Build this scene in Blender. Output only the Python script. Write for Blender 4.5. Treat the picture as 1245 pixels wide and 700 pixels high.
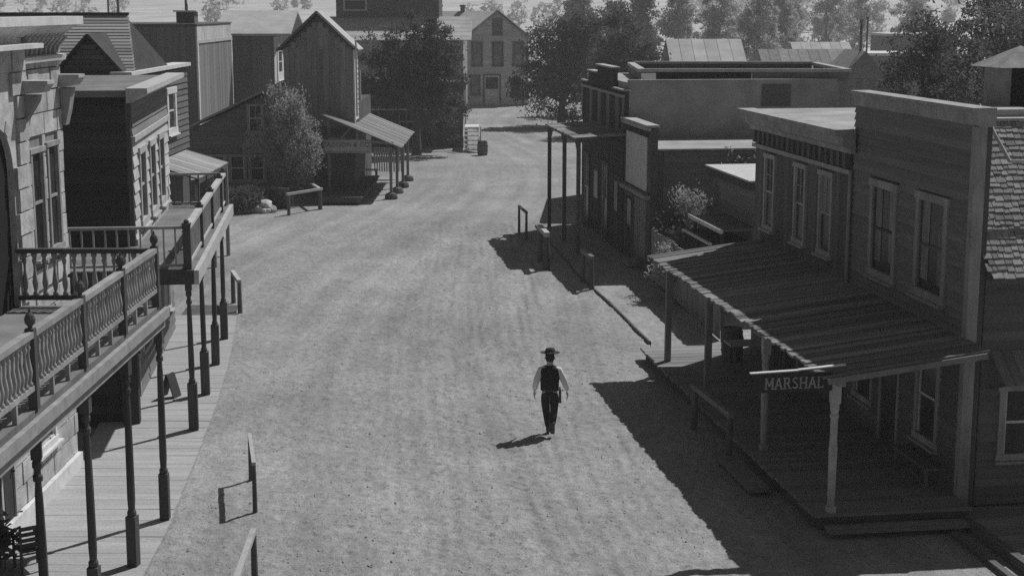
import bpy, bmesh, math, random
import numpy as np
from mathutils import Vector, Matrix, Euler
R = math.radians
random.seed(7)
for o in list(bpy.data.objects): bpy.data.objects.remove(o)
scene = bpy.context.scene
COL = scene.collection

# ------------------------------------------------------------------ camera
cam = bpy.data.cameras.new('camera')
cam.sensor_width = 36.0
cam.lens = 36.0 * 1885.0 / 1245.0
cam.clip_start = 0.1; cam.clip_end = 6000
camo = bpy.data.objects.new('camera', cam); COL.objects.link(camo)
camo.location = (0, 0, 9.1)
camo.rotation_euler = (math.pi / 2 - math.atan(340 / 1885.0), 0, 0)
scene.camera = camo

# ------------------------------------------------------------------ sky and sun (black and white film: neutral light)
SUN_EL, SUN_AZ = R(51), math.atan2(0.66, 0.75)      # azimuth clockwise from +Y
world = bpy.data.worlds.new('World'); scene.world = world; world.use_nodes = True
wn = world.node_tree.nodes; wl = world.node_tree.links
bg = wn['Background']
sky = wn.new('ShaderNodeTexSky'); sky.sky_type = 'NISHITA'; sky.sun_disc = False
sky.sun_elevation = SUN_EL; sky.sun_rotation = SUN_AZ
red = wn.new('ShaderNodeSeparateColor')                 # film behind a red filter sees the sky's red light only
wl.new(sky.outputs[0], red.inputs[0]); wl.new(red.outputs['Red'], bg.inputs['Color'])
bg.inputs['Strength'].default_value = 0.05
sl = bpy.data.lights.new('sun', 'SUN'); sl.energy = 5.0; sl.angle = R(0.5); sl.color = (1, 1, 1)
so = bpy.data.objects.new('sun', sl); COL.objects.link(so)
sd = Vector((math.sin(SUN_AZ) * math.cos(SUN_EL), math.cos(SUN_AZ) * math.cos(SUN_EL), math.sin(SUN_EL)))
so.rotation_euler = sd.to_track_quat('Z', 'Y').to_euler(); so.location = (30, 40, 60)
vs = scene.view_settings
vs.view_transform = 'Standard'; vs.look = 'None'; vs.gamma = 1.0; vs.exposure = -0.32; vs.use_curve_mapping = False
scene.cycles.use_denoising = False
scene.cycles.max_bounces = 6; scene.cycles.diffuse_bounces = 3; scene.cycles.volume_bounces = 0
scene.cycles.transparent_max_bounces = 8

# ------------------------------------------------------------------ materials (all neutral greys)
MATS = {}
def mat(name, base, var=0.0, scale=4.0, amt=0.3, stretch=(1, 1, 1), rough=0.9, bump=0.15, coord='pos', spec=0.15, detail=6, fine=0.0, metal=0.0):
    m = bpy.data.materials.new(name); m.use_nodes = True
    nt = m.node_tree; N = nt.nodes; L = nt.links
    p = N['Principled BSDF']
    p.inputs['Roughness'].default_value = rough
    p.inputs['Metallic'].default_value = metal
    try: p.inputs['Specular IOR Level'].default_value = spec
    except KeyError: pass
    oi = N.new('ShaderNodeObjectInfo')
    if coord == 'pos':
        src = N.new('ShaderNodeNewGeometry').outputs['Position']
    else:
        src = N.new('ShaderNodeTexCoord').outputs['Object']
    mp = N.new('ShaderNodeMapping'); mp.inputs['Scale'].default_value = stretch
    L.new(src, mp.inputs['Vector'])
    nz = N.new('ShaderNodeTexNoise'); nz.noise_dimensions = '4D'
    nz.inputs['Scale'].default_value = scale; nz.inputs['Detail'].default_value = detail; nz.inputs['Roughness'].default_value = 0.6
    L.new(mp.outputs[0], nz.inputs['Vector'])
    mw = N.new('ShaderNodeMath'); mw.operation = 'MULTIPLY'; mw.inputs[1].default_value = 57.0 if coord == 'obj' else 0.0
    L.new(oi.outputs['Random'], mw.inputs[0]); L.new(mw.outputs[0], nz.inputs['W'])
    # value = base * (1 + amt*2*(noise-.5)) * (1 + var*2*(rand-.5))
    a = N.new('ShaderNodeMapRange'); a.inputs['From Min'].default_value = 0.25; a.inputs['From Max'].default_value = 0.75
    a.inputs['To Min'].default_value = 1 - amt; a.inputs['To Max'].default_value = 1 + amt
    L.new(nz.outputs[0], a.inputs['Value'])
    b = N.new('ShaderNodeMapRange'); b.inputs['To Min'].default_value = 1 - var; b.inputs['To Max'].default_value = 1 + var
    L.new(oi.outputs['Random'], b.inputs['Value'])
    mu = N.new('ShaderNodeMath'); mu.operation = 'MULTIPLY'; L.new(a.outputs[0], mu.inputs[0]); L.new(b.outputs[0], mu.inputs[1])
    val = mu.outputs[0]
    if fine:
        gp = N.new('ShaderNodeNewGeometry')
        n2 = N.new('ShaderNodeTexNoise'); n2.inputs['Scale'].default_value = 38; n2.inputs['Detail'].default_value = 3
        L.new(gp.outputs['Position'], n2.inputs['Vector'])
        c = N.new('ShaderNodeMapRange'); c.inputs['From Min'].default_value = 0.3; c.inputs['From Max'].default_value = 0.7
        c.inputs['To Min'].default_value = 1 - fine; c.inputs['To Max'].default_value = 1 + fine
        L.new(n2.outputs[0], c.inputs['Value'])
        m3 = N.new('ShaderNodeMath'); m3.operation = 'MULTIPLY'; L.new(val, m3.inputs[0]); L.new(c.outputs[0], m3.inputs[1]); val = m3.outputs[0]
    m2 = N.new('ShaderNodeMath'); m2.operation = 'MULTIPLY'; m2.inputs[1].default_value = base
    L.new(val, m2.inputs[0])
    L.new(m2.outputs[0], p.inputs['Base Color'])
    if bump:
        bp = N.new('ShaderNodeBump'); bp.inputs['Strength'].default_value = bump; bp.inputs['Distance'].default_value = 0.03
        L.new(nz.outputs[0], bp.inputs['Height']); L.new(bp.outputs[0], p.inputs['Normal'])
    if name.startswith('leaf'):                       # thin leaves let light through
        tr = N.new('ShaderNodeBsdfTranslucent'); mx = N.new('ShaderNodeMixShader'); mx.inputs[0].default_value = 0.4
        L.new(m2.outputs[0], tr.inputs['Color']); L.new(p.outputs[0], mx.inputs[1]); L.new(tr.outputs[0], mx.inputs[2])
        L.new(mx.outputs[0], N['Material Output'].inputs['Surface'])
    MATS[name] = m
    return m

# boards carry their own coordinates (a board's grain follows its length)
mat('deck_wood', 0.37, 0.07, 2.2, 0.16, coord='obj', fine=0.18)
mat('grey_wood', 0.24, 0.22, 2.2, 0.35, coord='obj', fine=0.15)
mat('dark_wood', 0.12, 0.25, 2.2, 0.35, coord='obj', fine=0.15)
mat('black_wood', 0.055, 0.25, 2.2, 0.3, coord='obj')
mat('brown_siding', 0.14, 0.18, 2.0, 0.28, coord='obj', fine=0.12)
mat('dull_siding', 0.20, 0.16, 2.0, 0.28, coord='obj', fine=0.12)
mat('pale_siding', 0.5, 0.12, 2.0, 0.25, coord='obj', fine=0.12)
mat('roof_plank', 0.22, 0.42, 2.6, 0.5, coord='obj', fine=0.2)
mat('shingle', 0.30, 0.32, 2.0, 0.25, coord='obj', fine=0.2)
mat('white_paint', 0.62, 0.06, 3.0, 0.22, coord='pos', fine=0.08)
mat('cream_paint', 0.42, 0.08, 3.0, 0.25, coord='pos', fine=0.1)
mat('tan_paint', 0.32, 0.1, 3.0, 0.42, coord='pos', stretch=(1, 1, .4), fine=0.1)
mat('dark_paint', 0.07, 0.1, 3.0, 0.3, coord='pos')
mat('post_paint', 0.085, 0.15, 4.0, 0.35, coord='pos', stretch=(1, 1, .25))
mat('rail_paint', 0.30, 0.1, 4.0, 0.3, coord='pos', fine=0.1)
mat('stone_block', 0.44, 0.14, 3.0, 0.38, coord='pos', bump=0.5, fine=0.25)
mat('mortar', 0.24, 0, 4, 0.3)
mat('plaster', 0.3, 0, 1.0, 0.38, bump=0.3, fine=0.12)
mat('brick_dark', 0.17, 0, 1.5, 0.3, stretch=(1, 1, 3), fine=0.15)
mat('wall_dark', 0.10, 0, 1.2, 0.3)
mat('tar_roof', 0.34, 0, 0.9, 0.35, fine=0.2)
mat('roof_felt', 0.19, 0, 1.1, 0.4, fine=0.25)
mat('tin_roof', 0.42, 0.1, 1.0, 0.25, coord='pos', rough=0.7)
mat('unlit_black', 0.02, 0, 2, 0.2, bump=0)  # near-black colour that stands for unlit space
mat('glass', 0.035, 0.6, 2.5, 0.8, rough=0.3, spec=0.22, bump=0.1, coord='pos', stretch=(2, 2, .7))  # uneven tone puts blotchy reflections and hints of curtain into the pane colour
mat('curtain', 0.2, 0.2, 5.0, 0.6, rough=0.3, spec=0.2, bump=0.1, coord='pos', stretch=(1, 1, .25))
mat('blind', 0.22, 0.3, 3, 0.3, coord='pos', stretch=(4, 4, .5))
mat('bark', 0.10, 0.2, 6, 0.4, stretch=(2, 2, .4), bump=0.4)
mat('leaf_dark', 0.125, 0.1, 1.1, 0.75, bump=0)
mat('leaf_mid', 0.14, 0.1, 1.1, 0.7, bump=0)
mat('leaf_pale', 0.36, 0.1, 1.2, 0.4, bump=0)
mat('leaf_haze', 0.42, 0.1, 0.9, 0.4, bump=0)  # far foliage, lightened so the colour carries distance haze
mat('grass_hill', 0.5, 0, 0.05, 0.35, bump=0)  # dry grass, lightened so its colour carries some of the haze
mat('rock', 0.5, 0.2, 5, 0.3, bump=0.4)
mat('iron', 0.05, 0.1, 6, 0.3, rough=0.6, spec=0.4)
mat('hat_felt', 0.055, 0, 20, 0.2)
mat('vest_cloth', 0.022, 0, 12, 0.3)
mat('trouser_cloth', 0.03, 0, 12, 0.3)
mat('shirt_cloth', 0.72, 0, 9, 0.2, bump=0.4)
mat('skin', 0.4, 0, 9, 0.1)
mat('leather', 0.05, 0, 9, 0.3, rough=0.5, spec=0.4)
mat('hair', 0.04, 0, 30, 0.3)
mat('sign_dark', 0.04, 0, 6, 0.3)
mat('sign_letter', 0.3, 0, 8, 0.35, bump=0)
mat('sign_mid', 0.42, 0, 5, 0.25)

def ground_mat():
    m = bpy.data.materials.new('dirt'); m.use_nodes = True
    nt = m.node_tree; N = nt.nodes; L = nt.links; p = N['Principled BSDF']
    p.inputs['Roughness'].default_value = 0.95; p.inputs['Specular IOR Level'].default_value = 0.1
    pos = N.new('ShaderNodeNewGeometry').outputs['Position']
    def noise(scale, detail=5, stretch=(1, 1, 1), rough=.6, rot=0.0):
        mp = N.new('ShaderNodeMapping'); mp.inputs['Scale'].default_value = stretch; mp.inputs['Rotation'].default_value = (0, 0, -rot); L.new(pos, mp.inputs['Vector'])
        n = N.new('ShaderNodeTexNoise'); n.inputs['Scale'].default_value = scale; n.inputs['Detail'].default_value = detail; n.inputs['Roughness'].default_value = rough
        L.new(mp.outputs[0], n.inputs['Vector']); return n.outputs[0]
    def mr(v, lo, hi, f0=.3, f1=.7):
        a = N.new('ShaderNodeMapRange'); a.inputs['From Min'].default_value = f0; a.inputs['From Max'].default_value = f1
        a.inputs['To Min'].default_value = lo; a.inputs['To Max'].default_value = hi; L.new(v, a.inputs['Value']); return a.outputs[0]
    def mul(a, b):
        q = N.new('ShaderNodeMath'); q.operation = 'MULTIPLY'; L.new(a, q.inputs[0])
        if isinstance(b, float): q.inputs[1].default_value = b
        else: L.new(b, q.inputs[1])
        return q.outputs[0]
    big = mr(noise(.13, 5), .80, 1.16)
    med = mr(noise(.9, 7, (1, .45, 1), .68), .84, 1.12)
    sx = N.new('ShaderNodeSeparateXYZ'); L.new(pos, sx.inputs[0])
    ph = N.new('ShaderNodeMath'); ph.operation = 'MULTIPLY_ADD'; ph.inputs[1].default_value = .075; ph.inputs[2].default_value = -1.6; L.new(sx.outputs['Y'], ph.inputs[0])
    sn = N.new('ShaderNodeMath'); sn.operation = 'SINE'; L.new(ph.outputs[0], sn.inputs[0])
    bend = N.new('ShaderNodeMath'); bend.operation = 'MULTIPLY_ADD'; bend.inputs[1].default_value = 2.4; L.new(sn.outputs[0], bend.inputs[0]); L.new(sx.outputs['X'], bend.inputs[2])
    cx = N.new('ShaderNodeCombineXYZ'); L.new(bend.outputs[0], cx.inputs['X']); L.new(sx.outputs['Y'], cx.inputs['Y'])
    flat = pos; pos = cx.outputs[0]                      # wheel tracks swing with the street
    tracks = mr(noise(.8, 5, (1.3, .035, 1)), .80, 1.15)
    pos = flat
    scuffn = noise(5.0, 6, (1, .6, 1), .7)
    scuff = mr(scuffn, .78, 1.17)
    finen = noise(40, 4)
    fine = mr(finen, .66, 1.34)
    speck = mr(noise(11, 3), .45, 1.0, .27, .42)
    v = mul(mul(mul(big, med), mul(tracks, scuff)), mul(fine, speck))
    v = mul(v, 0.335)
    L.new(v, p.inputs['Base Color'])
    bp = N.new('ShaderNodeBump'); bp.inputs['Strength'].default_value = .7; bp.inputs['Distance'].default_value = .09
    L.new(mul(scuffn, 1.0), bp.inputs['Height'])
    b2 = N.new('ShaderNodeBump'); b2.inputs['Strength'].default_value = .4; b2.inputs['Distance'].default_value = .02
    L.new(finen, b2.inputs['Height']); L.new(bp.outputs[0], b2.inputs['Normal']); L.new(b2.outputs[0], p.inputs['Normal'])
    MATS['dirt'] = m
ground_mat()

# ------------------------------------------------------------------ helpers
def link(o, parent=None):
    COL.objects.link(o)
    if parent is not None: o.parent = parent
    return o
def tag(o, label=None, cat=None, group=None, kind=None):
    if label: o['label'] = label
    if cat: o['category'] = cat
    if group: o['group'] = group
    if kind: o['kind'] = kind
    return o
def thing(name, label, cat, loc=(0, 0, 0), deg=0.0, group=None):
    o = bpy.data.objects.new(name, None); o.empty_display_size = .3; link(o)
    o.location = loc; o.rotation_euler = (0, 0, R(deg))
    return tag(o, label, cat, group)
class MB:
    def __init__(s): s.v = []; s.f = []
    def add(s, vs_, fs_):
        n = len(s.v); s.v += [tuple(v) for v in vs_]; s.f += [tuple(i + n for i in f) for f in fs_]; return s
    def box(s, x0, x1, y0, y1, z0, z1):
        return s.add([(x0, y0, z0), (x1, y0, z0), (x1, y1, z0), (x0, y1, z0), (x0, y0, z1), (x1, y0, z1), (x1, y1, z1), (x0, y1, z1)],
                     [(0, 3, 2, 1), (4, 5, 6, 7), (0, 1, 5, 4), (1, 2, 6, 5), (2, 3, 7, 6), (3, 0, 4, 7)])
    def bar(s, p0, p1, w, h, up=(0, 0, 1)):
        p0 = Vector(p0); p1 = Vector(p1); d = (p1 - p0).normalized(); u = Vector(up)
        if abs(d.dot(u)) > .98: u = Vector((0, 1, 0))
        sdir = d.cross(u).normalized() * w / 2; udir = sdir.cross(d).normalized() * h / 2
        pts = [p0 - sdir - udir, p0 + sdir - udir, p0 + sdir + udir, p0 - sdir + udir, p1 - sdir - udir, p1 + sdir - udir, p1 + sdir + udir, p1 - sdir + udir]
        return s.add(pts, [(0, 3, 2, 1), (4, 5, 6, 7), (0, 1, 5, 4), (1, 2, 6, 5), (2, 3, 7, 6), (3, 0, 4, 7)][::1])
    def tube(s, pts, rad, n=8):
        rings = []
        for i, p in enumerate(pts):
            p = Vector(p); a = Vector(pts[max(i - 1, 0)]); b = Vector(pts[min(i + 1, len(pts) - 1)])
            d = (b - a).normalized(); u = Vector((0, 0, 1)) if abs(d.z) < .9 else Vector((1, 0, 0))
            e1 = d.cross(u).normalized(); e2 = e1.cross(d).normalized(); r = rad[i] if isinstance(rad, (list, tuple)) else rad
            rings.append([p + e1 * r * math.cos(2 * math.pi * k / n) - e2 * r * math.sin(2 * math.pi * k / n) for k in range(n)])
        vs_ = [v for r_ in rings for v in r_]; fs_ = []
        for i in range(len(rings) - 1):
            for k in range(n): fs_.append((i * n + k, i * n + (k + 1) % n, (i + 1) * n + (k + 1) % n, (i + 1) * n + k))
        fs_.append(tuple(range(n - 1, -1, -1))); fs_.append(tuple((len(rings) - 1) * n + k for k in range(n)))
        return s.add(vs_, fs_)
    def lathe(s, prof, n=10, c=(0, 0)):
        vs_ = [(c[0] + r * math.cos(2 * math.pi * k / n), c[1] + r * math.sin(2 * math.pi * k / n), z) for r, z in prof for k in range(n)]
        fs_ = [(i * n + k, i * n + (k + 1) % n, (i + 1) * n + (k + 1) % n, (i + 1) * n + k) for i in range(len(prof) - 1) for k in range(n)]
        fs_.append(tuple(range(n - 1, -1, -1))); fs_.append(tuple((len(prof) - 1) * n + k for k in range(n)))
        return s.add(vs_, fs_)
    def prism(s, poly, axis, a0, a1):
        # poly of (p,q); axis 'y': (p,q)->(x,z) ; axis 'x': (p,q)->(y,z) ; axis 'z': (x,y)
        n = len(poly)
        def P(p, q, a): return (p, a, q) if axis == 'y' else ((a, p, q) if axis == 'x' else (p, q, a))
        vs_ = [P(p, q, a0) for p, q in poly] + [P(p, q, a1) for p, q in poly]
        fs_ = [tuple(range(n - 1, -1, -1)), tuple(range(n, 2 * n))] + [(i, (i + 1) % n, (i + 1) % n + n, i + n) for i in range(n)]
        return s.add(vs_, fs_)
    def mesh(s, name, m, smooth=False):
        me = bpy.data.meshes.new(name); me.from_pydata(s.v, [], s.f)
        b = bmesh.new(); b.from_mesh(me); bmesh.ops.recalc_face_normals(b, faces=b.faces); b.to_mesh(me); b.free()
        me.materials.append(MATS[m])
        if smooth: me.shade_smooth()
        return me
    def build(s, name, m, parent=None, loc=(0, 0, 0), rot=(0, 0, 0), smooth=False):
        o = bpy.data.objects.new(name, s.mesh(name, m, smooth)); o.location = loc; o.rotation_euler = rot
        return link(o, parent)
def inst(name, me, parent, loc=(0, 0, 0), rot=(0, 0, 0), scale=(1, 1, 1)):
    o = bpy.data.objects.new(name, me); o.location = loc; o.rotation_euler = rot; o.scale = scale
    return link(o, parent)
UNIT = {}
def unit(m):
    if m not in UNIT: UNIT[m] = MB().box(-.5, .5, -.5, .5, -.5, .5).mesh('piece_' + m, m)
    return UNIT[m]
def pc(name, parent, m, x0, x1, y0, y1, z0, z1, rot=(0, 0, 0)):
    return inst(name, unit(m), parent, ((x0 + x1) / 2, (y0 + y1) / 2, (z0 + z1) / 2), rot, (abs(x1 - x0), abs(y1 - y0), abs(z1 - z0)))
def rj(a): return random.uniform(-a, a)

class Wall:
    """A wall plane in a thing's own frame: u runs left to right as seen from outside, n points outward."""
    def __init__(s, parent, ox, oy, deg):
        s.p = parent; s.o = Vector((ox, oy, 0)); s.a = R(deg)
        s.u = Vector((math.cos(s.a), math.sin(s.a), 0)); s.n = Vector((math.sin(s.a), -math.cos(s.a), 0))
    def at(s, u, n, z): return s.o + s.u * u + s.n * n + Vector((0, 0, z))
    def pc(s, name, m, u0, u1, n0, n1, z0, z1, tilt=0.0, roll=0.0, parent=None):
        return inst(name, unit(m), parent or s.p, s.at((u0 + u1) / 2, (n0 + n1) / 2, (z0 + z1) / 2), Euler((tilt, roll, s.a), 'XYZ'), (abs(u1 - u0), abs(n1 - n0), abs(z1 - z0)))
    def siding(s, m, u0, u1, z0, z1, ex, holes=(), name='siding_board', thick=.042, maxlen=None):
        z = z0
        while z < z1 - .02:
            h = min(ex, z1 - z)
            segs = [(u0, u1)]
            for (a, b, c, d) in holes:
                if c < z + h * .6 and d > z + h * .4:
                    ns = []
                    for (p, q) in segs:
                        if b <= p or a >= q: ns.append((p, q)); continue
                        if a > p + .03: ns.append((p, a))
                        if b < q - .03: ns.append((b, q))
                    segs = ns
            for (p, q) in segs:
                cuts = [p, q]
                if maxlen and q - p > maxlen * 1.3:
                    k = random.uniform(.35, .65); cuts = [p, p + (q - p) * k, q]
                for a, b in zip(cuts[:-1], cuts[1:]):
                    s.pc(name, m, a + .004, b - .004, .004, .004 + thick, z, z + h + .012, tilt=-math.atan2(thick * .95, ex) + rj(.006))
            z += ex
    def vboards(s, m, u0, u1, z0, z1, wd, holes=(), name='wall_board', thick=.025, batten=False, jag=.0):
        u = u0; k = 0
        while u < u1 - .02:
            w = min(wd * random.uniform(.9, 1.1), u1 - u)
            segs = [(z0, z1 + rj(jag))]
            for (a, b, c, d) in holes:
                if a < u + w * .6 and b > u + w * .4:
                    ns = []
                    for (p, q) in segs:
                        if d <= p or c >= q: ns.append((p, q)); continue
                        if c > p + .03: ns.append((p, c))
                        if d < q - .03: ns.append((d, q))
                    segs = ns
            for (p, q) in segs:
                s.pc(name, m, u + .006, u + w - .006, .003, thick + random.uniform(0, .008), p, q)
                if batten: s.pc('batten', m, u + w - .03, u + w + .03, thick + .012, thick + .03, p, q)
            u += w; k += 1
    def blocks(s, m, u0, u1, z0, z1, bh, bw, holes=(), name='stone_block', proud=.05):
        z = z0; r = 0
        while z < z1 - .05:
            h = min(bh, z1 - z); u = u0 - (bw * .5 if r % 2 else 0)
            while u < u1 - .02:
                w = bw * random.uniform(.85, 1.15); a = max(u, u0); b = min(u + w, u1)
                if b - a > .05:
                    segs = [(a, b)]
                    for (ha, hb, c, d) in holes:
                        if c < z + h * .6 and d > z + h * .4:
                            ns = []
                            for (p, q) in segs:
                                if hb <= p or ha >= q: ns.append((p, q)); continue
                                if ha > p + .03: ns.append((p, ha))
                                if hb < q - .03: ns.append((hb, q))
                            segs = ns
                    for (p, q) in segs:
                        s.pc(name, m, p + .012, q - .012, .0, proud + rj(.014), z + .012, z + h - .012)
                u += w
            z += h; r += 1
    def window(s, u0, u1, z0, z1, trim='white_paint', tw=.10, head=.04, sill=.06, cols=2, rows=2, pane='glass', upper=None, proud=.06, name='window', bar='white_paint', curtain=0):
        w = u1 - u0; h = z1 - z0
        b = MB().box(0, tw, -proud, .0, tw, h - tw).box(w - tw, w, -proud, .0, tw, h - tw)
        b.box(-head, w + head, -proud - .02, .0, h - tw, h).box(-head * .8, w + head * .8, -proud - .015, 0, 0, tw)
        o = b.build(name, trim, s.p, s.at(u0, 0, z0), (0, 0, s.a))
        MB().box(-sill, w + sill, -proud - .09, -.002, -.05, -.004).build('sill', trim, o)
        mid = h * .5
        sb = MB().box(tw, w - tw, -.04, -.012, mid - .025, mid + .025)
        for (a, c) in ((tw, tw + .04), (w - tw - .04, w - tw)): sb.box(a, c, -.04, -.012, tw, mid - .025).box(a, c, -.04, -.012, mid + .025, h - tw)
        if cols > 1:
            for k in range(1, cols): x = tw + (w - 2 * tw) * k / cols; sb.box(x - .011, x + .011, -.034, -.014, mid + .025, h - tw)
        if rows > 2: zz = (mid + h - tw) / 2; sb.box(tw + .04, w - tw - .04, -.034, -.014, zz - .01, zz + .01)
        sb.build('sash', bar, o)
        for i, (a, c) in enumerate(((tw, mid - .025), (mid + .025, h - tw))):
            MB().box(tw + .001, w - tw - .001, -.011, -.003, a + .001, c - .001).build('pane', upper if (i == 1 and upper) else pane, o)
        if curtain:
            for (a, c, zb) in ((tw + .05, tw + (w - 2 * tw) * .36, h * .16), (w - tw - (w - 2 * tw) * .3, w - tw - .05, h * (.12 + .2 * random.random()))):
                n = 9; top = [(a + (c - a) * k / n, -.0135 - .006 * (k % 2)) for k in range(n + 1)]
                vs_ = [(x, y, zb + .02 * (k % 2)) for k, (x, y) in enumerate(top)] + [(x, y, h - tw) for x, y in top]
                MB().add(vs_, [(k, k + 1, k + n + 2, k + n + 1) for k in range(n)]).build('curtain', 'curtain', o)
        return o
    def door(s, u0, u1, z0, z1, trim='cream_paint', leaf='dark_paint', tw=.09):
        w = u1 - u0; h = z1 - z0
        o = MB().box(tw, w - tw, -.035, -.004, 0, h - tw).build('door', leaf, s.p, s.at(u0, 0, z0), (0, 0, s.a))
        MB().box(0, tw, -.07, -.001, 0, h).box(w - tw, w, -.07, -.001, 0, h).box(tw, w - tw, -.07, -.001, h - tw, h).build('door_frame', trim, o)
        for c, d in ((.12, .42), (.5, .92)):
            MB().box(tw + .12, w - tw - .12, -.042, -.036, h * c, h * d - tw * .5).build('door_panel', 'glass' if c > .4 else leaf, o)
        MB().lathe([(.012, 0), (.03, .02), (.03, .05), (.01, .07)], 8).build('handle', 'iron', o, (w - tw - .07, -.036, h * .45), (R(90), 0, 0))
        return o
def turned_post(h, base_h, base_w, r, square_top=0.3):
    b = MB().box(-base_w / 2, base_w / 2, -base_w / 2, base_w / 2, 0, base_h)
    z = base_h; t = h - square_top
    b.lathe([(r * .9, z), (r * 1.15, z + .03), (r * 1.15, z + .07), (r * .85, z + .11), (r * 1.0, z + .3), (r * .95, t * .62), (r * .8, t * .84), (r * .62, t * .90),
             (r * .98, t * .905), (r * .98, t * .925), (r * .66, t * .935), (r * .66, t * .955), (r, t * .962), (r, t * .98), (r * .7, t)], 10)
    b.box(-r * 1.05, r * 1.05, -r * 1.05, r * 1.05, t - .005, h)
    return b
def baluster_mesh(h, r, m, n=8):
    return MB().lathe([(r * .9, 0), (r * .9, h * .07), (r * .5, h * .10), (r * .7, h * .16), (r * 1.0, h * .30), (r * .8, h * .42), (r * .42, h * .6), (r * .42, h * .72), (r * .85, h * .82), (r * .5, h * .88), (r * .9, h * .93), (r * .9, h)], n).mesh('baluster', m, True)
def text_mesh(body, size, m, depth=.004, font_shear=0, sx=1.0):
    cu = bpy.data.curves.new('lettering', 'FONT'); cu.body = body; cu.size = size; cu.extrude = depth; cu.align_x = 'CENTER'; cu.align_y = 'CENTER'; cu.space_character = 1.1
    t = bpy.data.objects.new('lettering_src', cu); COL.objects.link(t)
    dg = bpy.context.evaluated_depsgraph_get(); me = bpy.data.meshes.new_from_object(t.evaluated_get(dg))
    bpy.data.objects.remove(t); me.materials.clear(); me.materials.append(MATS[m]); return me
def serif_letters(word, h, m, parent, loc, rot, track=.25):
    """Slab-serif capitals built from strokes; centred on loc, front towards -y, one object for each letter."""
    S = .11
    G = {'M': (1.0, [(.12, 0, .12, 1), (.88, 0, .88, 1), (.12, 1, .5, .25), (.5, .25, .88, 1)], [.12, .88], [.12, .88]),
         'A': (.9, [(.08, 0, .45, 1), (.45, 1, .82, 0), (.22, .36, .68, .36)], [.08, .82], [.45]),
         'R': (.85, [(.14, 0, .14, 1), (.14, .97, .55, .97), (.55, .97, .7, .78), (.7, .78, .55, .52), (.55, .52, .14, .52), (.45, .52, .75, 0)], [.14, .75], [.14]),
         'S': (.75, [(.66, .85, .45, .98), (.45, .98, .2, .92), (.2, .92, .12, .74), (.12, .74, .62, .36), (.62, .36, .64, .16), (.64, .16, .42, .02), (.42, .02, .1, .14)], [], []),
         'H': (.95, [(.15, 0, .15, 1), (.8, 0, .8, 1), (.15, .5, .8, .5)], [.15, .8], [.15, .8]),
         'L': (.75, [(.15, 0, .15, 1), (.15, .03, .68, .03), (.66, 0, .66, .2)], [.15], [.15])}
    tot = sum(G[c][0] for c in word) * h * .8 + track * h * (len(word) - 1); x = -tot / 2
    for c in word:
        wd, st, bot, top = G[c]; b = MB(); k = .8 * h
        for i, (a, b0, c2, d) in enumerate(st):
            b.bar((a * k, -.0015 * i, b0 * h), (c2 * k, -.0015 * i, d * h), S * h * 1.25, .012, up=(0, 1, 0))
        for q in bot: b.box(q * k - .15 * h, q * k + .15 * h, -.016, .004, -.02 * h, .07 * h)
        for q in top: b.box(q * k - .14 * h, q * k + .14 * h, -.016, .004, .95 * h, 1.03 * h)
        M = Matrix.Translation(Vector(loc)) @ Euler(rot).to_matrix().to_4x4()
        o = b.build('letter', m, parent); o.matrix_local = M @ Matrix.Translation((x, 0, -h / 2))
        x += wd * k + track * h

# ================================================================== setting
def grid_sheet(name, x0, x1, y0, y1, nx, ny, fz, m):
    vs_ = []; fs_ = []
    for j in range(ny + 1):
        for i in range(nx + 1):
            x = x0 + (x1 - x0) * i / nx; y = y0 + (y1 - y0) * j / ny; vs_.append((x, y, fz(x, y)))
    for j in range(ny):
        for i in range(nx):
            a = j * (nx + 1) + i; fs_.append((a, a + 1, a + nx + 2, a + nx + 1))
    b = MB(); b.v = vs_; b.f = fs_
    return b.build(name, m, smooth=True)
tag(grid_sheet('ground', -900, 900, -60, 2200, 4, 4, lambda x, y: 0.0, 'dirt'), kind='structure')
def hill_z(x, y):
    t = max(0, y - 230) / 600.0
    z = 15 * t ** 1.25
    return -.4 + min(z, 60) * (1 + .16 * math.sin(x * .011 + 1.0) + .08 * math.sin(x * .03 + y * .01)) + .3 * math.sin(x * .05)
hill = tag(grid_sheet('hills', -900, 900, 215, 1900, 70, 60, hill_z, 'grass_hill'), kind='structure')

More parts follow.
